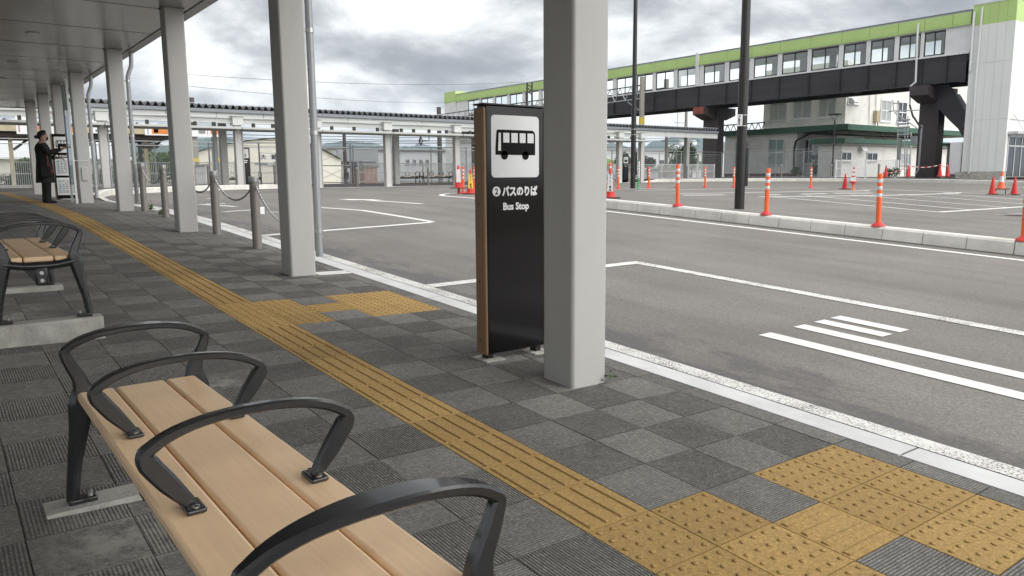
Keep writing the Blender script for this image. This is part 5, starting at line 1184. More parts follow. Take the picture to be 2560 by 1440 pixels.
def woman(loc):
    r = thing('person', 'person in black coat, trousers and mask pointing at the display board', 'person', loc)
    # faces +X; local origin between the feet
    V = [(0, 0, .90), (0, 0, 1.05), (-.01, 0, 1.20), (-.015, 0, 1.31), (.005, 0, 1.385), (.02, 0, 1.46), (.025, 0, 1.53),        # 0-6 spine to head
         (-.01, .085, .86), (.0, .09, .48), (-.03, .09, .09), (.05, .09, .035), (.11, .09, .028),                                       # 7-11 left leg
         (.0, -.085, .86), (.02, -.09, .48), (-.005, -.09, .09), (.065, -.09, .035), (.125, -.09, .028),                                   # 12-16 right leg
         (-.01, -.17, 1.29), (.10, -.215, 1.13), (.34, -.17, 1.20), (.415, -.15, 1.235),                                          # 17-20 right arm, raised forward
         (-.01, .17, 1.29), (.03, .21, 1.06), (.22, .12, 1.02), (.27, .09, 1.02)]                                                # 21-24 left arm bent
    E_ = [(0, 1), (1, 2), (2, 3), (3, 4), (4, 5), (5, 6), (0, 7), (7, 8), (8, 9), (9, 10), (10, 11), (0, 12), (12, 13), (13, 14), (14, 15), (15, 16), (3, 17), (17, 18), (18, 19), (19, 20), (3, 21), (21, 22), (22, 23), (23, 24)]
    R_ = [.125, .115, .12, .10, .048, .082, .078, .085, .055, .032, .022, .014, .085, .055, .032, .022, .014, .06, .043, .032, .028, .06, .043, .032, .028]
    hand = lambda base, d, up_, side: [(base, d, up_, side)]
    # fingers: four and a thumb on either hand
    for root_i, d, dn in ((20, Vector((.95, .05, .25)).normalized(), Vector((.2, 0, -1))), (24, Vector((.9, -.35, -.1)).normalized(), Vector((0, -.3, -1)))):
        p = Vector(V[root_i]); sd = d.cross(dn).normalized(); palm = p + d * .055; V.append(tuple(palm)); E_.append((root_i, len(V) - 1)); R_.append(.026); pi = len(V) - 1
        for k, (o_, ln) in enumerate(((-.028, .055), (-.010, .066), (.009, .062), (.026, .048))):
            a = palm + sd * o_ + d * .028; c = a + d * ln * .5 + dn * (.006 if root_i == 20 and k == 0 else .018); e_ = c + d * ln * .4 + dn * (.004 if root_i == 20 and k == 0 else .026)
            n0 = len(V); V += [tuple(a), tuple(c), tuple(e_)]; E_ += [(pi, n0), (n0, n0 + 1), (n0 + 1, n0 + 2)]; R_ += [.0095, .0085, .0075]
        n0 = len(V); a = p + d * .02 - sd * .03 + dn * .01; V += [tuple(a), tuple(a + d * .03 + dn * .012)]; E_ += [(root_i, n0), (n0, n0 + 1)]; R_ += [.0105, .009]
    body = skin_body('body', V, E_, R_, 'skin', r)
    loft('coat', [(.0, 0, .455, .20, .235), (0, 0, .50, .195, .23), (-.005, 0, .75, .17, .205), (0, 0, .95, .155, .185), (-.005, 0, 1.10, .15, .19), (-.012, 0, 1.22, .152, .215), (-.015, 0, 1.30, .12, .205), (-.01, 0, 1.345, .085, .14), (.0, 0, 1.385, .062, .075)], 'cloth_black', r, 22)
    for s, pts in ((-1, [(-.01, -.16, 1.30), (.04, -.205, 1.20), (.10, -.222, 1.125), (.22, -.195, 1.16), (.345, -.168, 1.203)]), (1, [(-.01, .16, 1.30), (.01, .205, 1.18), (.035, .218, 1.06), (.12, .17, 1.035), (.215, .122, 1.02)])):
        m_ = MB(); P = spline(pts, 4); m_.tube([Vector(p) for p in P], lerp_list([.08, .066, .06, .053, .047], len(P)), 12)
        o = bpy.data.objects.new('sleeve', m_.mesh('sleeve', 'cloth_black', smooth=80)); COL.objects.link(o); o.parent = r
    for s in (-1, 1):
        x0 = .0 if s > 0 else .015
        loft('trouser_leg', [(x0 - .025, s * .09, .02, .082, .075), (x0 - .02, s * .09, .10, .083, .076), (x0, s * .09, .48, .088, .085), (-.005, s * .085, .80, .105, .10)], 'cloth_black', r, 14)
        o = MB().sweep([(-.09 + x0, s * .09, .03), (-.03 + x0, s * .09, .035), (.06 + x0, s * .09, .03), (.13 + x0, s * .09, .024), (.165 + x0, s * .09, .018)], [.07, .085, .085, .08, .05], [.05, .07, .06, .045, .03], side=(0, 1, 0)).mesh('shoe', 'shoe_black'); oo = bpy.data.objects.new('shoe', o); COL.objects.link(oo); oo.parent = r
    # head: hair cap, bun, hat brim line, ear, nose, mask
    def ell(name, c, rx, ry, rz, m, n=14, k=9, parent=r):
        b = MB(); b.lathe([(max(.001, math.sin(math.pi * i / k)), -math.cos(math.pi * i / k)) for i in range(k + 1)], n); b.v = [Vector((c[0] + v.x * rx, c[1] + v.y * ry, c[2] + v.z * rz)) for v in b.v]
        o = bpy.data.objects.new(name, b.mesh(name, m, smooth=80)); COL.objects.link(o); o.parent = parent; return o
    ell('head', (.028, 0, 1.49), .088, .075, .112, 'skin'); ell('nose', (.112, 0, 1.485), .016, .012, .018, 'skin'); ell('ear', (.02, -.074, 1.485), .018, .010, .028, 'skin'); ell('ear', (.02, .074, 1.485), .018, .010, .028, 'skin')
    ell('hair', (.005, 0, 1.525), .098, .083, .088, 'hair_black'); ell('hair_bun', (-.108, 0, 1.475), .042, .045, .042, 'hair_black'); ell('hair_quiff', (.045, 0, 1.598), .05, .05, .03, 'hair_black'); ell('hair_back', (-.045, 0, 1.48), .055, .068, .06, 'hair_black')
    ell('face_mask', (.075, 0, 1.445), .05, .058, .052, 'cloth_black')
    for s in (-1, 1): ell('eye', (.105, s * .028, 1.515), .008, .010, .006, 'hair_black')
    for s in (-1, 1):
        o = MB().tube([(.085, s * .052, 1.46), (.03, s * .076, 1.485)], .003, 4).mesh('mask_loop', 'cloth_black'); oo = bpy.data.objects.new('mask_loop', o); COL.objects.link(oo); oo.parent = r
    o = MB().box(-.07, .12, -.28, -.205, .60, .80).mesh('shoulder_bag', 'cloth_black'); oo = bpy.data.objects.new('shoulder_bag', o); COL.objects.link(oo); oo.parent = r
    for pts, mm, rr in (([(.06, -.21, 1.08), (.075, -.225, .95), (.065, -.235, .82)], 'cloth_red', .012), ([(.10, -.24, .86), (.13, -.262, .74)], 'cloth_red', .008)):
        o = MB().tube(pts, rr, 6).mesh('strap', mm); oo = bpy.data.objects.new('strap', o); COL.objects.link(oo); oo.parent = r
    o = MB().box(.105, .145, -.275, -.262, .67, .75).mesh('tag', 'cloth_red'); oo = bpy.data.objects.new('tag', o); COL.objects.link(oo); oo.parent = r
    return r
wp = hit(120, 507.5); wm = woman(Vector((wp.x, wp.y, g(wp.x, wp.y)))); WH = 1.63
k_ = at_y(108, 325, wp.y).z - wp.z; wm.scale = (k_ / WH,) * 3
wm.rotation_euler = (0, 0, math.radians(-6))
def small_person(px_, Y, label, hatc):
    p = at_y(px_, 452, Y); zb = -.86; top = at_y(px_, 437, Y).z
    r = thing('person', label, 'person', (p.x, Y, zb), 'people beyond the fence'); s = 1.6 / 1.63
    V = [(0, 0, .9), (0, 0, 1.15), (0, 0, 1.32), (0, 0, 1.45), (.02, 0, 1.54), (0, .08, .85), (.06, .08, .46), (.03, .08, .05), (0, -.08, .85), (-.05, -.08, .46), (-.12, -.08, .06), (0, .16, 1.28), (.05, .2, 1.02), (.12, .18, .82), (0, -.16, 1.28), (-.04, -.2, 1.02), (.05, -.19, .84)]
    E_ = [(0, 1), (1, 2), (2, 3), (3, 4), (0, 5), (5, 6), (6, 7), (0, 8), (8, 9), (9, 10), (2, 11), (11, 12), (12, 13), (2, 14), (14, 15), (15, 16)]
    R_ = [.13, .13, .10, .05, .09, .085, .06, .05, .085, .06, .05, .06, .045, .035, .06, .045, .035]
    skin_body('body', V, E_, R_, 'skin', r, 1)
    loft('shirt', [(0, 0, .80, .15, .19), (0, 0, 1.1, .15, .19), (0, 0, 1.30, .11, .19), (0, 0, 1.38, .07, .09)], 'cloth_white', r, 12); loft('hair', [(-.01, 0, 1.48, .09, .09), (-.01, 0, 1.58, .10, .095), (0, 0, 1.66, .05, .05)], 'hair_black', r, 10)
    for s_ in (-1, 1): loft('trouser_leg', [(.02 * s_, s_ * .08, .05, .07, .065), (.02 * s_, s_ * .08, .5, .085, .08), (0, s_ * .08, .84, .11, .10)], hatc, r, 10)
    return r
small_person(897, 104, 'left of two distant white shirted people walking beyond the fence', 'cloth_black'); small_person(930, 100, 'right of two distant white shirted people walking beyond the fence', 'cloth_white')
# ---------------------------------------------------------------- platforms, poles, wires and buildings beyond the fence
def blk(name, label, cat, px0, px1, py0, py1, Y, depth, m, parent=None, zb=-.9):
    a, c = at_y(px0, (py0 + py1) / 2, Y), at_y(px1, (py0 + py1) / 2, Y); z1 = (at_y(px0, py0, Y).z + at_y(px1, py0, Y).z) / 2
    r = parent or thing(name, label, cat, ((a.x + c.x) / 2, Y, zb)); MB().box(a.x, c.x, Y, Y + depth, zb, z1).build('wall', m, r); return r, a.x, c.x, z1
yard = struct('rail_yard', sheet('rail_yard', [-60, 0, 60, 140], [38.3, 60, 110, 240], lambda x, y: -.86, 'ballast'))
gv = tag(MB().add([(x, y, -.845) for x, y in ((-60, 60), (140, 60), (140, 118), (-60, 118))], [(0, 1, 2, 3)]).build('grass', 'grass_far', smooth=0), 'green weeds and grass growing between the tracks', 'grass', kind='stuff')
for yy in (44, 45.07, 49, 50.07): struct('rail', MB().box(-60, 140, yy, yy + .07, -.86, -.70).build('rail_track', 'rust_red'))
ps = thing('pale_shed', 'long low shed with a pale sloping roof behind the far left fence', 'shed', at_y(150, 450, 72)); a, c = at_y(-300, 420, 72), at_y(330, 420, 72); z1_ = at_y(60, 398, 72).z; z2_ = at_y(60, 358, 76).z
MB().box(a.x, c.x, 72.2, 80, -.9, z1_).build('wall', 'sheet_cream', ps); MB().prism([(a.x, 71.7, z1_), (a.x, 71.7, z1_ + .15), (a.x, 80, z2_ + .6), (a.x, 80, z2_ + .4)], (c.x - a.x, 0, 0)).build('roof', 'clad_pale', ps, smooth=0)
# curved roof warehouse
wh = thing('warehouse', 'cream warehouse with a rounded roof behind the fence', 'building', (26, 92, -.9)); WYY = 92
prof = [(345, 462), (408, 430), (455, 398), (500, 378), (560, 362), (625, 352), (690, 346), (745, 352), (800, 372), (852, 400), (853, 462)]
pts = [at_y(a, c, WYY) for a, c in prof]; pts[0].z = pts[-1].z = -.9
MB().prism([(q.x, WYY, q.z) for q in pts], (0, .4, 0)).build('gable_wall', 'sheet_cream', wh, smooth=0)
b = MB()
for q in pts[1:-1]: b.v += [Vector((q.x, WYY - .5, q.z + .12)), Vector((q.x + 8, WYY + 40, q.z + .12))]
b.f = [(2 * i, 2 * i + 1, 2 * i + 3, 2 * i + 2) for i in range(len(pts) - 3)]; b.build('roof', 'sheet_cream', wh, smooth=60)
for px_ in (470, 530, 590, 650, 710, 770): q = at_y(px_, 420, WYY - .03); MB().box(q.x - .04, q.x + .04, WYY - .06, WYY - .005, -.9, at_y(px_, 372 + abs(px_ - 660) * .12, WYY).z).build('rib', 'clad_pale', wh)
# grey works building
gb, x0, x1, z1 = blk('works_building', 'long grey clad works building with small square windows', 'building', 845, 1190, 377, 462, 96, 30, 'clad_grey', zb=-.9)
MB().box(x0 - .3, x1 + .3, 95.6, 126.5, z1 + .005, z1 + .25).build('roof', 'roof_dark', gb)
for px_ in (866, 884, 900): 
    for y0, y1 in ((403, 418), (430, 444)): window('y', 96, px_ - 6, y0, px_ + 6, y1, gb, 2, 1, 'clad_grey_dark', 'window_dark')
for px_ in (1019, 1036, 1052, 1068): window('y', 96, px_ - 4, 399, px_ + 4, 412, gb, 1, 1, 'clad_grey_dark', 'window_dark')
a, c = at_y(845, 400, 95.5), at_y(945, 400, 95.5); MB().box(a.x, c.x, 95.4, 95.95, at_y(890, 404, 95.5).z, z1).build('dark_upper_wall', 'clad_grey_dark', gb)  # left upper part clad in a darker grey
rw = thing('brick_building', 'low red brick building far behind the bars of the fence', 'building', at_y(925, 455, 90)); a, c = at_y(912, 450, 90), at_y(943, 450, 90); MB().box(a.x, c.x, 90, 94, -.9, at_y(925, 418, 90).z).build('wall', 'brick_red', rw); MB().box(a.x - .3, c.x + .3, 89.8, 94.2, at_y(925, 418, 90).z + .005, at_y(925, 413, 90).z).build('roof', 'roof_dark', rw)
# pale works on the right with roof ventilators
pb, x0, x1, z1 = blk('factory_building', 'pale factory with roof ventilators behind the shelter on the right', 'building', 1500, 1830, 378, 462, 88, 40, 'clad_pale', zb=-.9)
MB().box(x0 - .3, x1 + .3, 87.6, 128, z1 + .005, z1 + .35).build('roof', 'clad_grey_dark', pb)
for px_ in (1588, 1612, 1633, 1654, 1678): window('y', 88, px_ - 6, 400, px_ + 6, 410, pb, 2, 1, 'clad_grey_dark', 'window_dark')
for px_, h in ((1674, 365), (1690, 365), (1705, 352), (1733, 352)):
    q = at_y(px_, 378, 95); t_ = at_y(px_, h, 95); MB().lathe([(.35, -.4), (.35, (t_.z - q.z) * .55), (.62, (t_.z - q.z) * .6), (.62, t_.z - q.z), (.3, t_.z - q.z + .15)], 12, (q.x, 95, q.z)).build('ventilator', 'bridge_white', pb)
hs = thing('small_house', 'small white house with a green roof behind the fence', 'house', at_y(1730, 447, 64)); a, c = at_y(1716, 440, 64), at_y(1765, 440, 64); zr = at_y(1730, 420, 64).z
MB().box(a.x, c.x, 64, 69, -.9, zr).build('wall', 'stucco', hs); MB().prism([(a.x - 2.2, 63.6, zr - .3), (c.x + .3, 63.6, zr + .02), (c.x + .3, 63.6, zr + .9)], (0, 5.8, 0)).build('roof', 'green_dark_roof', hs, smooth=0)
window('y', 64, 1735, 422, 1744, 431, hs, 2, 1, 'alu_frame', 'window_dark')
lg = thing('lime_hut', 'small hut with a lime green roof seen beside the large column', 'hut', at_y(1522, 440, 60)); a, c = at_y(1500, 430, 60), at_y(1532, 430, 60); MB().box(a.x, c.x, 60, 63, -.9, at_y(1520, 412, 60).z).build('wall', 'stucco', lg); MB().prism([(a.x, 59.7, at_y(1500, 392, 60).z), (c.x + .3, 59.7, at_y(1532, 404, 60).z), (c.x + .3, 59.7, at_y(1532, 410, 60).z), (a.x, 59.7, at_y(1500, 410, 60).z)], (0, 3.6, 0)).build('roof', 'green_panel', lg, smooth=0)
bd = thing('brown_panel', 'brown corrugated panel leaning behind the white fence', 'panel', at_y(1664, 444, 44)); a, c = at_y(1649, 440, 44), at_y(1683, 440, 44); z0_, z1_ = at_y(1664, 443, 44).z, at_y(1664, 421, 44).z
k = a.x
while k < c.x: MB().box(k, k + .10, 44, 44.05, z0_, z1_).build('slat', 'brown_board', bd); k += .125
# parked car behind the fence
def car(px_, Y, label, rz=0.):
    p = at_y(px_, 445, Y); zb = -.72; r = thing('parked_car', label, 'car', (p.x, Y, zb))
    S = [(-1.9, .30), (-1.95, .60), (-1.80, .85), (-1.35, .95), (-.75, 1.42), (.75, 1.45), (1.45, .98), (1.85, .88), (1.92, .55), (1.85, .28)]
    MB().prism([(p.x + u, Y, zb + v) for u, v in S], (0, 1.5, 0)).build('body', 'car_white', r, bevel=.06)
    for U in ([(-1.2, .98), (-.72, 1.36), (-.05, 1.38), (-.05, .98)], [(.03, .98), (.03, 1.38), (.70, 1.38), (1.25, .98)]): MB().prism([(p.x + u, Y - .012, zb + v) for u, v in U], (0, .01, 0)).build('side_window', 'window_dark', r, smooth=0)
    for u in (-1.2, 1.2):
        wv = MB().tube([(p.x + u, Y - .03, zb + .30), (p.x + u, Y + .18, zb + .30)], .30, 18).build('wheel', 'tyre', r); MB().tube([(p.x + u, Y - .04, zb + .30), (p.x + u, Y - .031, zb + .30)], .18, 12).build('rim', 'steel', wv)
    MB().box(p.x + 1.80, p.x + 1.93, Y - .01, Y + .2, zb + .66, zb + .80).build('headlight', 'glass_dark', r); return r
car(1630, 52, 'white car parked beyond the fence near the green post'); car(1570, 50, 'white car half hidden by the taxi sign')
# platform roof on timber posts at the left
pf = thing('platform_roof', 'old platform roof with corrugated edge on timber posts', 'platform roof', (8, 46, -.8)); PY = 46.0
a, c = at_y(-250, 330, PY), at_y(430, 330, PY); zt = at_y(350, 318, PY).z; zm = at_y(350, 335, PY).z
b = MB(); n = int((c.x - a.x) / .55); pr = []
for i in range(n): x = a.x + i * .55; pr += [(x, zt + .02), (x + .27, zt + .27)]
for x, z in pr: b.v += [Vector((x, PY, z)), Vector((x, PY + 6, z + .3))]
b.f = [(2 * i, 2 * i + 1, 2 * i + 3, 2 * i + 2) for i in range(len(pr) - 1)]; b.build('corrugated_roof', 'clad_pale', pf, smooth=0)
MB().box(a.x, c.x, PY + .1, PY + .3, zm, zt).build('eaves_board', 'timber_beige', pf); MB().box(a.x, c.x, PY + .35, PY + 5.5, zm - .25, zm + .1).build('roof_frame', 'timber_dark', pf); MB().box(a.x, c.x, PY - 1.0, PY + 6, -.85, -.25).build('platform_edge', 'concrete_old', pf)
for px_ in (-120, 30, 200, 366, 352):
    q = at_y(px_, 400, PY + (1.0 if px_ != 352 else 4)); MB().box(q.x - .09, q.x + .09, q.y - .09, q.y + .09, -.249, zm - .25).build('post', 'timber_beige' if px_ != 352 else 'timber_dark', pf)
    MB().beam((q.x + .1, q.y, zm - .9), (q.x + .9, q.y, zm - .26), .1, .12).build('brace', 'timber_dark', pf)
q = at_y(368, 366, PY); MB().lathe([(.45, -.12), (.6, .0), (.3, .14)], 14, (q.x, PY - .2, q.z)).build('platform_lamp', 'timber_dark', pf)
def banner(px0, px1, py0, py1, Y, label, blocks):
    a, c = at_y(px0, py1, Y), at_y(px1, py0, Y); z0_ = at_y((px0 + px1) / 2, py1, Y).z; z1_ = at_y((px0 + px1) / 2, py0, Y).z
    r = thing('banner', label, 'banner', ((a.x + c.x) / 2, Y, z0_), 'banners hung along the platform'); MB().box(a.x, c.x, Y, Y + .04, z0_, z1_).build('sheet', 'white_print', r); W_, H_ = c.x - a.x, z1_ - z0_
    for u0, u1, v0, v1, m_ in blocks: MB().box(a.x + W_ * u0, a.x + W_ * u1, Y - .008, Y - .001, z0_ + H_ * v0, z0_ + H_ * v1).build('print_block', m_, r)
banner(42, 72, 282, 335, 44, 'tall banner with an orange top at the far left platform', [(0, 1, .84, 1, 'orange_print'), (.15, .25, .1, .5, 'print_pink'), (.75, 1, .1, .3, 'print_grey')])
banner(90, 190, 300, 345, 44, 'banner with orange blocks behind the first bus stop board', [(0, .25, .3, .75, 'orange_print'), (.7, 1, .3, .8, 'orange_print')])
banner(232, 300, 300, 334, 44, 'banner with a dark picture above the platform fence', [(.25, .75, .45, .9, 'print_grey'), (.1, .9, .1, .3, 'print_grey')])
banner(363, 470, 313, 339, 44, 'banner with an orange picture left of the third column', [(.16, 1, .14, .86, 'orange_print'), (.2, .30, .25, .72, 'white_print'), (.06, .08, .1, .9, 'print_grey')])
banner(470, 552, 316, 342, 44.3, 'banner with one grey and one orange picture right of the third column', [(.32, .52, .3, .85, 'print_grey'), (.68, .90, .28, .82, 'orange_print'), (.0, .02, .1, .9, 'print_pink'), (.1, .12, .1, .9, 'print_grey'), (.58, .60, .2, .8, 'print_pink')])
for px_, lab in ((488, 'left of two dark posts carrying the platform banner'), (540, 'right of two dark posts carrying the platform banner')):
    q = at_y(px_, 400, 44.6); bp_ = thing('banner_post', lab, 'post', (q.x, 44.6, -.8), 'banner posts'); MB().box(q.x - .16, q.x + .16, 44.45, 44.75, -.8, at_y(px_, 330, 44.6).z).build('shaft', 'concrete_pole', bp_); MB().box(q.x - .165, q.x + .165, 44.43, 44.448, at_y(px_, 405, 44.4).z, at_y(px_, 395, 44.4).z).build('number_plate', 'yellow_print', bp_)
sn = thing('station_name_board', 'white station name board on legs behind the fence', 'sign', at_y(668, 450, 43)); a, c = at_y(650, 405, 43), at_y(690, 405, 43)
for X_ in (a.x, c.x): MB().tube([(X_, 43, -.8), (X_, 43, at_y(670, 382, 43).z)], .03, 6).build('leg', 'galvanised', sn)
MB().tube([(a.x, 43, at_y(670, 382, 43).z), (c.x, 43, at_y(670, 382, 43).z)], .03, 6).build('top_rail', 'galvanised', sn)
for y0, y1 in ((388, 401), (407, 418)): MB().box(a.x + .05, c.x - .05, 42.97, 43.0, at_y(670, y1, 43).z, at_y(670, y0, 43).z).build('board', 'white_print', sn)
q = at_y(672, 400, 42.96); text('大　館', .30, (q.x, 42.955, at_y(670, 397, 43).z), (1, 0, 0), (0, 0, 1), 'black_print', sn, 'lettering', .004, align='CENTER'); text('Odate', .2, (q.x, 42.955, at_y(670, 416, 43).z), (1, 0, 0), (0, 0, 1), 'print_grey', sn, 'lettering', .002, align='CENTER')
MB().box(a.x - .3, a.x + .35, 42.95, 42.965, at_y(655, 413, 43).z, at_y(655, 408, 43).z).build('arrow_panel', 'print_grey', sn)
ud = thing('equipment_cabinet', 'grey and white trackside cabinets left of the boarding sign', 'cabinet', at_y(505, 440, 42)); a, c = at_y(486, 440, 42), at_y(514, 440, 42); MB().box(a.x, c.x, 42, 42.8, -.8, at_y(500, 414, 42).z).build('body', 'clad_pale', ud); MB().box(a.x - .1, c.x + .1, 41.9, 42.9, at_y(500, 414, 42).z + .004, at_y(500, 411, 42).z).build('lid', 'clad_grey_dark', ud)
# poles
def pole(px_, pyt, pyb, Y, rad, label, m, extra=None, zb=-.85):
    t_ = at_y(px_, pyt, Y); r = thing('utility_pole', label, 'pole', (t_.x, Y, zb), 'poles along the railway'); MB().lathe([(rad * 1.15, 0), (rad, t_.z - zb)], 12, (t_.x, Y, zb)).build('shaft', m, r); return r, t_
pole(1097, 268, 460, 52, .17, 'dark square topped pole with a yellow band behind the far benches', 'pole_dark')
r_, t_ = pole(1716, 275, 440, 48, .14, 'grey concrete pole right of the far shelter columns', 'concrete_pole'); MB().beam((t_.x - 1.6, 48, t_.z - 1.2), (t_.x + .1, 48, t_.z - 1.2), .06, .06).build('arm', 'galvanised', r_)
r_, t_ = pole(1606, 192, 310, 44, .20, 'stout concrete catenary mast with a yellow patch in front of the bridge', 'concrete_pole'); MB().lathe([(.235, 0), (.235, .55)], 12, (t_.x, 44, at_y(1604, 311, 44).z)).build('warning_band', 'yellow_print', r_)
pole(479, 244, 460, 47, .14, 'short dark pole top above the shelter roof beside the third column', 'pole_dark'); pole(1667, 340, 445, 46, .15, 'pale concrete pole between the far shelter columns', 'concrete_pole'); pole(1745, 385, 445, 55, .13, 'mottled pole beside the dark bridge pier', 'concrete_pole')
rp, t_ = pole(860, 333, 455, 60, .14, 'rust brown pole behind the gate', 'pier_brown')
dm = thing('diamond_sign', 'small diamond sign with number 2 hanging under the shelter roof', 'sign', at_y(1052, 352, 38.5)); q = at_y(1052, 352, 38.5); s = .26
MB().prism([(q.x + u * s * .55, 38.5, q.z + v * s) for u, v in ((0, -1.2), (1, 0), (0, 1.2), (-1, 0))], (0, .03, 0)).build('plate', 'window_frame', dm, smooth=0); text('2', .26, (q.x, 38.49, q.z - .09), (1, 0, 0), (0, 0, 1), 'paper_print', dm, 'lettering', .004, align='CENTER')
MB().tube([(q.x + .15, 38.5, q.z), (q.x + .55, 38.5, q.z + .02), (q.x + .55, 38.5, q.z + .75)], .03, 6).build('hanger', 'window_frame', dm)
# catenary gantry
ga = thing('catenary_gantry', 'lattice catenary gantry spanning the tracks in front of the bridge', 'gantry', at_y(1606, 300, 44.2))
def truss(pa, pb, n, h, r=.05):
    for z in (0, -h): MB().tube([pa + Vector((0, 0, z)), pb + Vector((0, 0, z))], r, 6).build('chord', 'galvanised' if z else 'pole_dark', ga)
    for i in range(n):
        a_ = pa.lerp(pb, i / n); c_ = pa.lerp(pb, (i + .5) / n); e_ = pa.lerp(pb, (i + 1) / n); MB().tube([a_, c_ + Vector((0, 0, -h))], r * .7, 5).build('lattice_bar', 'galvanised', ga); MB().tube([c_ + Vector((0, 0, -h)), e_], r * .7, 5).build('lattice_bar', 'galvanised', ga)
pa = at_y(1604, 213, 44.0); pb = at_x(1090, 288, BX - 1.6); truss(pa, pb, 26, 1.05)
MB().tube([at_y(1570, 256, 44), at_y(1604, 280, 44)], .05, 6).build('knee_brace', 'galvanised', ga)
for px_ in (1318, 1330): p_ = at_x(px_, 206, BX - 3); q_ = at_x(px_, 268, BX - 3); MB().tube([p_, q_], .09, 6).build('mast_bar', 'pole_dark', ga)
for i in range(3): p_ = at_x(1317, 210 + i * 9, BX - 3); q_ = at_x(1331, 219 + i * 9, BX - 3); MB().tube([p_, q_], .05, 5).build('mast_lattice', 'pole_dark', ga)
lo = thing('lattice_girder', 'low lattice girder seen between pier and station roof', 'gantry', at_x(1850, 320, 52.2)); pa, pb = at_x(1790, 315, 52.2), at_x(1912, 306, 52.2)
for z in (0, -.55): MB().tube([pa + Vector((0, 0, z)), pb + Vector((0, 0, z))], .05, 6).build('chord', 'pole_dark', lo)
for i in range(8): MB().tube([pa.lerp(pb, i / 8), pa.lerp(pb, (i + .5) / 8) + Vector((0, 0, -.55)), pa.lerp(pb, (i + 1) / 8)], .035, 5).build('lattice_bar', 'pole_dark', lo)
def wire(a, c, sag, label, rad=.012):
    pts = [a.lerp(c, i / 16) - Vector((0, 0, sag * 4 * (i / 16) * (1 - i / 16))) for i in range(17)]; return tag(MB().tube(pts, rad, 5).build('overhead_wire', 'wire'), label, 'wire', 'overhead railway wires')
wire(at_y(440, 184, 47), at_x(1308, 205, BX - 3), .4, 'upper of two thin wires against the clouds', .012); wire(at_y(440, 212, 47), at_x(1118, 257, BX - 1), .3, 'lower of two thin wires against the clouds', .012)
for i, (y0, y1) in enumerate(((336, 345), (344, 350), (349, 353), (356, 352), (364, 366))): wire(at_y(560, y0, 50 + i), at_y(1750, y1, 50 + i), .15, ('topmost', 'second from top', 'middle', 'second lowest', 'lowest')[i] + ' thin contact wire seen beneath the shelter roof', .022)
sp_ = thing('stanchion', 'thin pole with a curved bracket beside the grey concrete pole', 'pole', at_y(1692, 312, 58)); MB().tube([at_y(1694, 276, 58), at_y(1691, 440, 58)], .045, 6).build('shaft', 'galvanised', sp_); MB().tube(spline([at_y(1693, 296, 58), at_y(1697, 286, 58), at_y(1714, 284, 58)], 4), .03, 5).build('bracket', 'galvanised', sp_)
# ---------------------------------------------------------------- trees, bushes and weeds
def leafy(name, label, base, h, rx, n, m, cat='bush', stem=True, group=None, ls=.16, flat=.75):
    r = thing(name, label, cat, base, group); b = MB(); base = Vector(base); rnd = random.Random(hash(label) % 9999 if False else len(label) * 31 + n)
    lobes = [(Vector((rnd.uniform(-.55, .55) * rx, rnd.uniform(-.5, .5) * rx, h * rnd.uniform(.35, .85))), rnd.uniform(.3, .55) * rx) for _ in range(9)]
    for i in range(n):
        c, q = lobes[rnd.randrange(len(lobes))]; d = Vector((rnd.gauss(0, 1), rnd.gauss(0, 1), rnd.gauss(0, 1))).normalized(); p = base + c + Vector((d.x, d.y, d.z * flat)) * q * (rnd.random() ** .35)
        if p.z < base.z + .02: p.z = base.z + rnd.uniform(.02, .2)
        u = Vector((rnd.gauss(0, 1), rnd.gauss(0, 1), rnd.gauss(0, .6))).normalized(); v = u.cross(Vector((rnd.gauss(0, 1), rnd.gauss(0, 1), rnd.gauss(0, 1)))).normalized(); s_ = ls * rnd.uniform(.6, 1.3)
        k = len(b.v); b.v += [p - u * s_, p + v * s_ * .45, p + u * s_, p - v * s_ * .45]; b.f.append((k, k + 1, k + 2, k + 3))
    b.build('crown', m, r, smooth=0)
    if stem:
        for k in range(4): e_ = base + Vector((rnd.uniform(-.4, .4) * rx, rnd.uniform(-.4, .4) * rx, h * rnd.uniform(.5, .8))); MB().tube([base, base.lerp(e_, .5) + Vector((.05, 0, .05)), e_], [.05 * h / 2, .035 * h / 2, .012], 6).build('trunk', 'timber_dark', r)
    return r
q = at_y(395, 450, 62); leafy('shrub', 'rounded green shrub left of the third column beyond the fence', (q.x, 62, -.8), 2.6, 2.4, 2600, 'leaf', cat='shrub', ls=.22)
q = at_y(60, 450, 52); leafy('shrub', 'green shrub behind the platform fence at the far left', (q.x, 52, -.8), 1.1, 1.6, 1200, 'leaf', cat='shrub', ls=.15)
q = at_y(75, 440, 60); leafy('shrub', 'small tree crown beside the pale roof at the far left', (q.x, 60, -.8), 2.4, 1.1, 900, 'leaf', cat='shrub', ls=.18)
q = at_y(250, 450, 54); leafy('shrub', 'low weeds behind the fence beside the seventh column', (q.x, 54, -.8), 1.2, 2.4, 1500, 'leaf', cat='shrub', ls=.14)
for px_, h, rx, lab in ((1700, 4.2, 1.7, 'dense dark tree left of the concrete pole beyond the fence'), (1728, 4.4, 1.6, 'dark tree between the concrete pole and the bridge pier'), (1630, 2.6, 1.3, 'small tree behind the parked car'), (1555, 3.2, 1.6, 'tree behind the taxi sign')):
    q = at_y(px_, 440, 58); leafy('tree', lab, (q.x, 58, -.8), h, rx, 1800, 'leaf_dark', cat='tree', ls=.16, group='small trees beyond the fence', flat=1.1)
p = at_x(1992, 440, SX - .6); leafy('weed', 'leafy weed at the foot of the black pipe', (p.x, p.y, -.25), .75, .55, 500, 'leaf', cat='weed', ls=.10, stem=False)
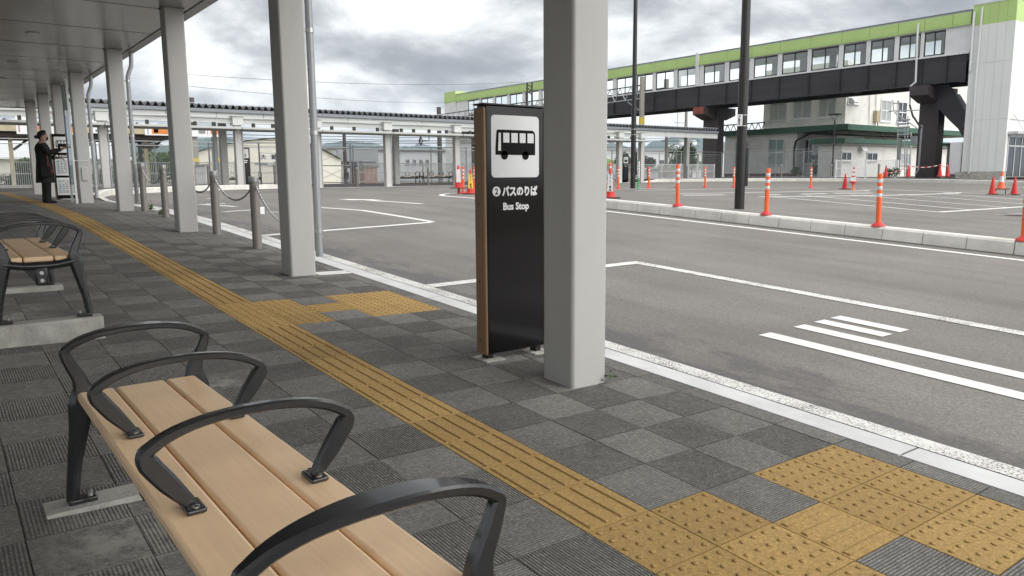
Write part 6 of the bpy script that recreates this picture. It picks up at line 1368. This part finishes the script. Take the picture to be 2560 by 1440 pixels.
p = at_x(2042, 440, SX - .4); leafy('weed', 'tall weed under the air conditioners', (p.x, p.y, -.25), 1.0, .45, 400, 'leaf_dark', cat='weed', ls=.09, stem=False)
p = at_x(2230, 441, 45.6); leafy('weed', 'weeds behind the striped tape', (p.x, p.y, -.25), .5, .7, 400, 'leaf_dark', cat='weed', ls=.07, stem=False)
p = hit(1490, 962); leafy('weed', 'tiny green weed at the foot of the big column', (2.885, 2.955, g(2.885, 2.955)), .07, .05, 16, 'leaf', cat='weed', ls=.018, stem=False)
p = hit(418, 541); leafy('weed', 'small green weed at the foot of a bollard by the third column', (p.x - .05, p.y + .05, p.z), .12, .12, 60, 'leaf', cat='weed', ls=.03, stem=False)
p = hit(373, 525); leafy('weed', 'small green weed at the foot of the chained bollard', (p.x, p.y, p.z), .07, .10, 50, 'leaf', cat='weed', ls=.03, stem=False)
# ---------------------------------------------------------------- mountains and air
def ridge(name, pxs, D, depth):
    b = MB(); n = len(pxs)
    rr = random.Random(int(D)); qs = []
    for (a, c), (a2, c2) in zip(pxs, pxs[1:]):
        for k in range(8): t = k / 8; u = t * t * (3 - 2 * t); qs.append((a + (a2 - a) * t, c + (c2 - c) * u + rr.uniform(-2.2, 2.2) * (1 if k else .4)))
    qs.append(pxs[-1]); P = [at_y(a, c, D) for a, c in qs]; n = len(P)
    rnd = random.Random(5)
    for k in range(6):
        t = k / 5
        for i, q in enumerate(P):
            zz = q.z * (1 - t) ** 1.2 + (rnd.uniform(-.05, .05) * q.z if 0 < k < 5 else 0); b.v.append(Vector((q.x, D - depth * t, max(zz, -3 if k == 5 else -1))))
    b.f = [(k * n + i, k * n + i + 1, (k + 1) * n + i + 1, (k + 1) * n + i) for k in range(5) for i in range(n - 1)]
    return struct(name, b.build(name, 'mountain_green', smooth=80))
ridge('mountain', [(-700, 420), (-300, 372), (0, 352), (120, 340), (240, 338), (340, 350), (420, 362), (500, 346), (560, 342), (640, 358), (760, 380), (860, 362), (930, 358), (1000, 378), (1060, 372), (1120, 380)], 3200, 900)
ridge('mountain', [(700, 400), (800, 362), (870, 352), (920, 356), (980, 372), (1030, 366), (1049, 357), (1065, 364), (1100, 370), (1160, 385), (1260, 400)], 4200, 800)
ridge('mountain', [(1400, 400), (1480, 372), (1530, 356), (1560, 368), (1590, 376), (1640, 352), (1690, 340), (1730, 336), (1790, 352), (1850, 372), (1960, 384), (2200, 395), (2500, 405), (2900, 410)], 3000, 800)

m, t, b = newmat('air_haze'); t.nodes.remove(b); o_ = [n for n in t.nodes if n.type == 'OUTPUT_MATERIAL'][0]
pv = nd(t, 'ShaderNodeVolumePrincipled'); pv.inputs['Color'].default_value = (.64, .81, 1.0, 1); pv.inputs['Density'].default_value = .00014; pv.inputs['Anisotropy'].default_value = .2
t.links.new(pv.outputs[0], o_.inputs['Volume'])
tag(MB().box(-4600, 4600, -4600, 4600, -8, 260).build('haze', 'air_haze', smooth=0), 'pale blue haze filling the air towards the mountains', 'haze', kind='stuff')
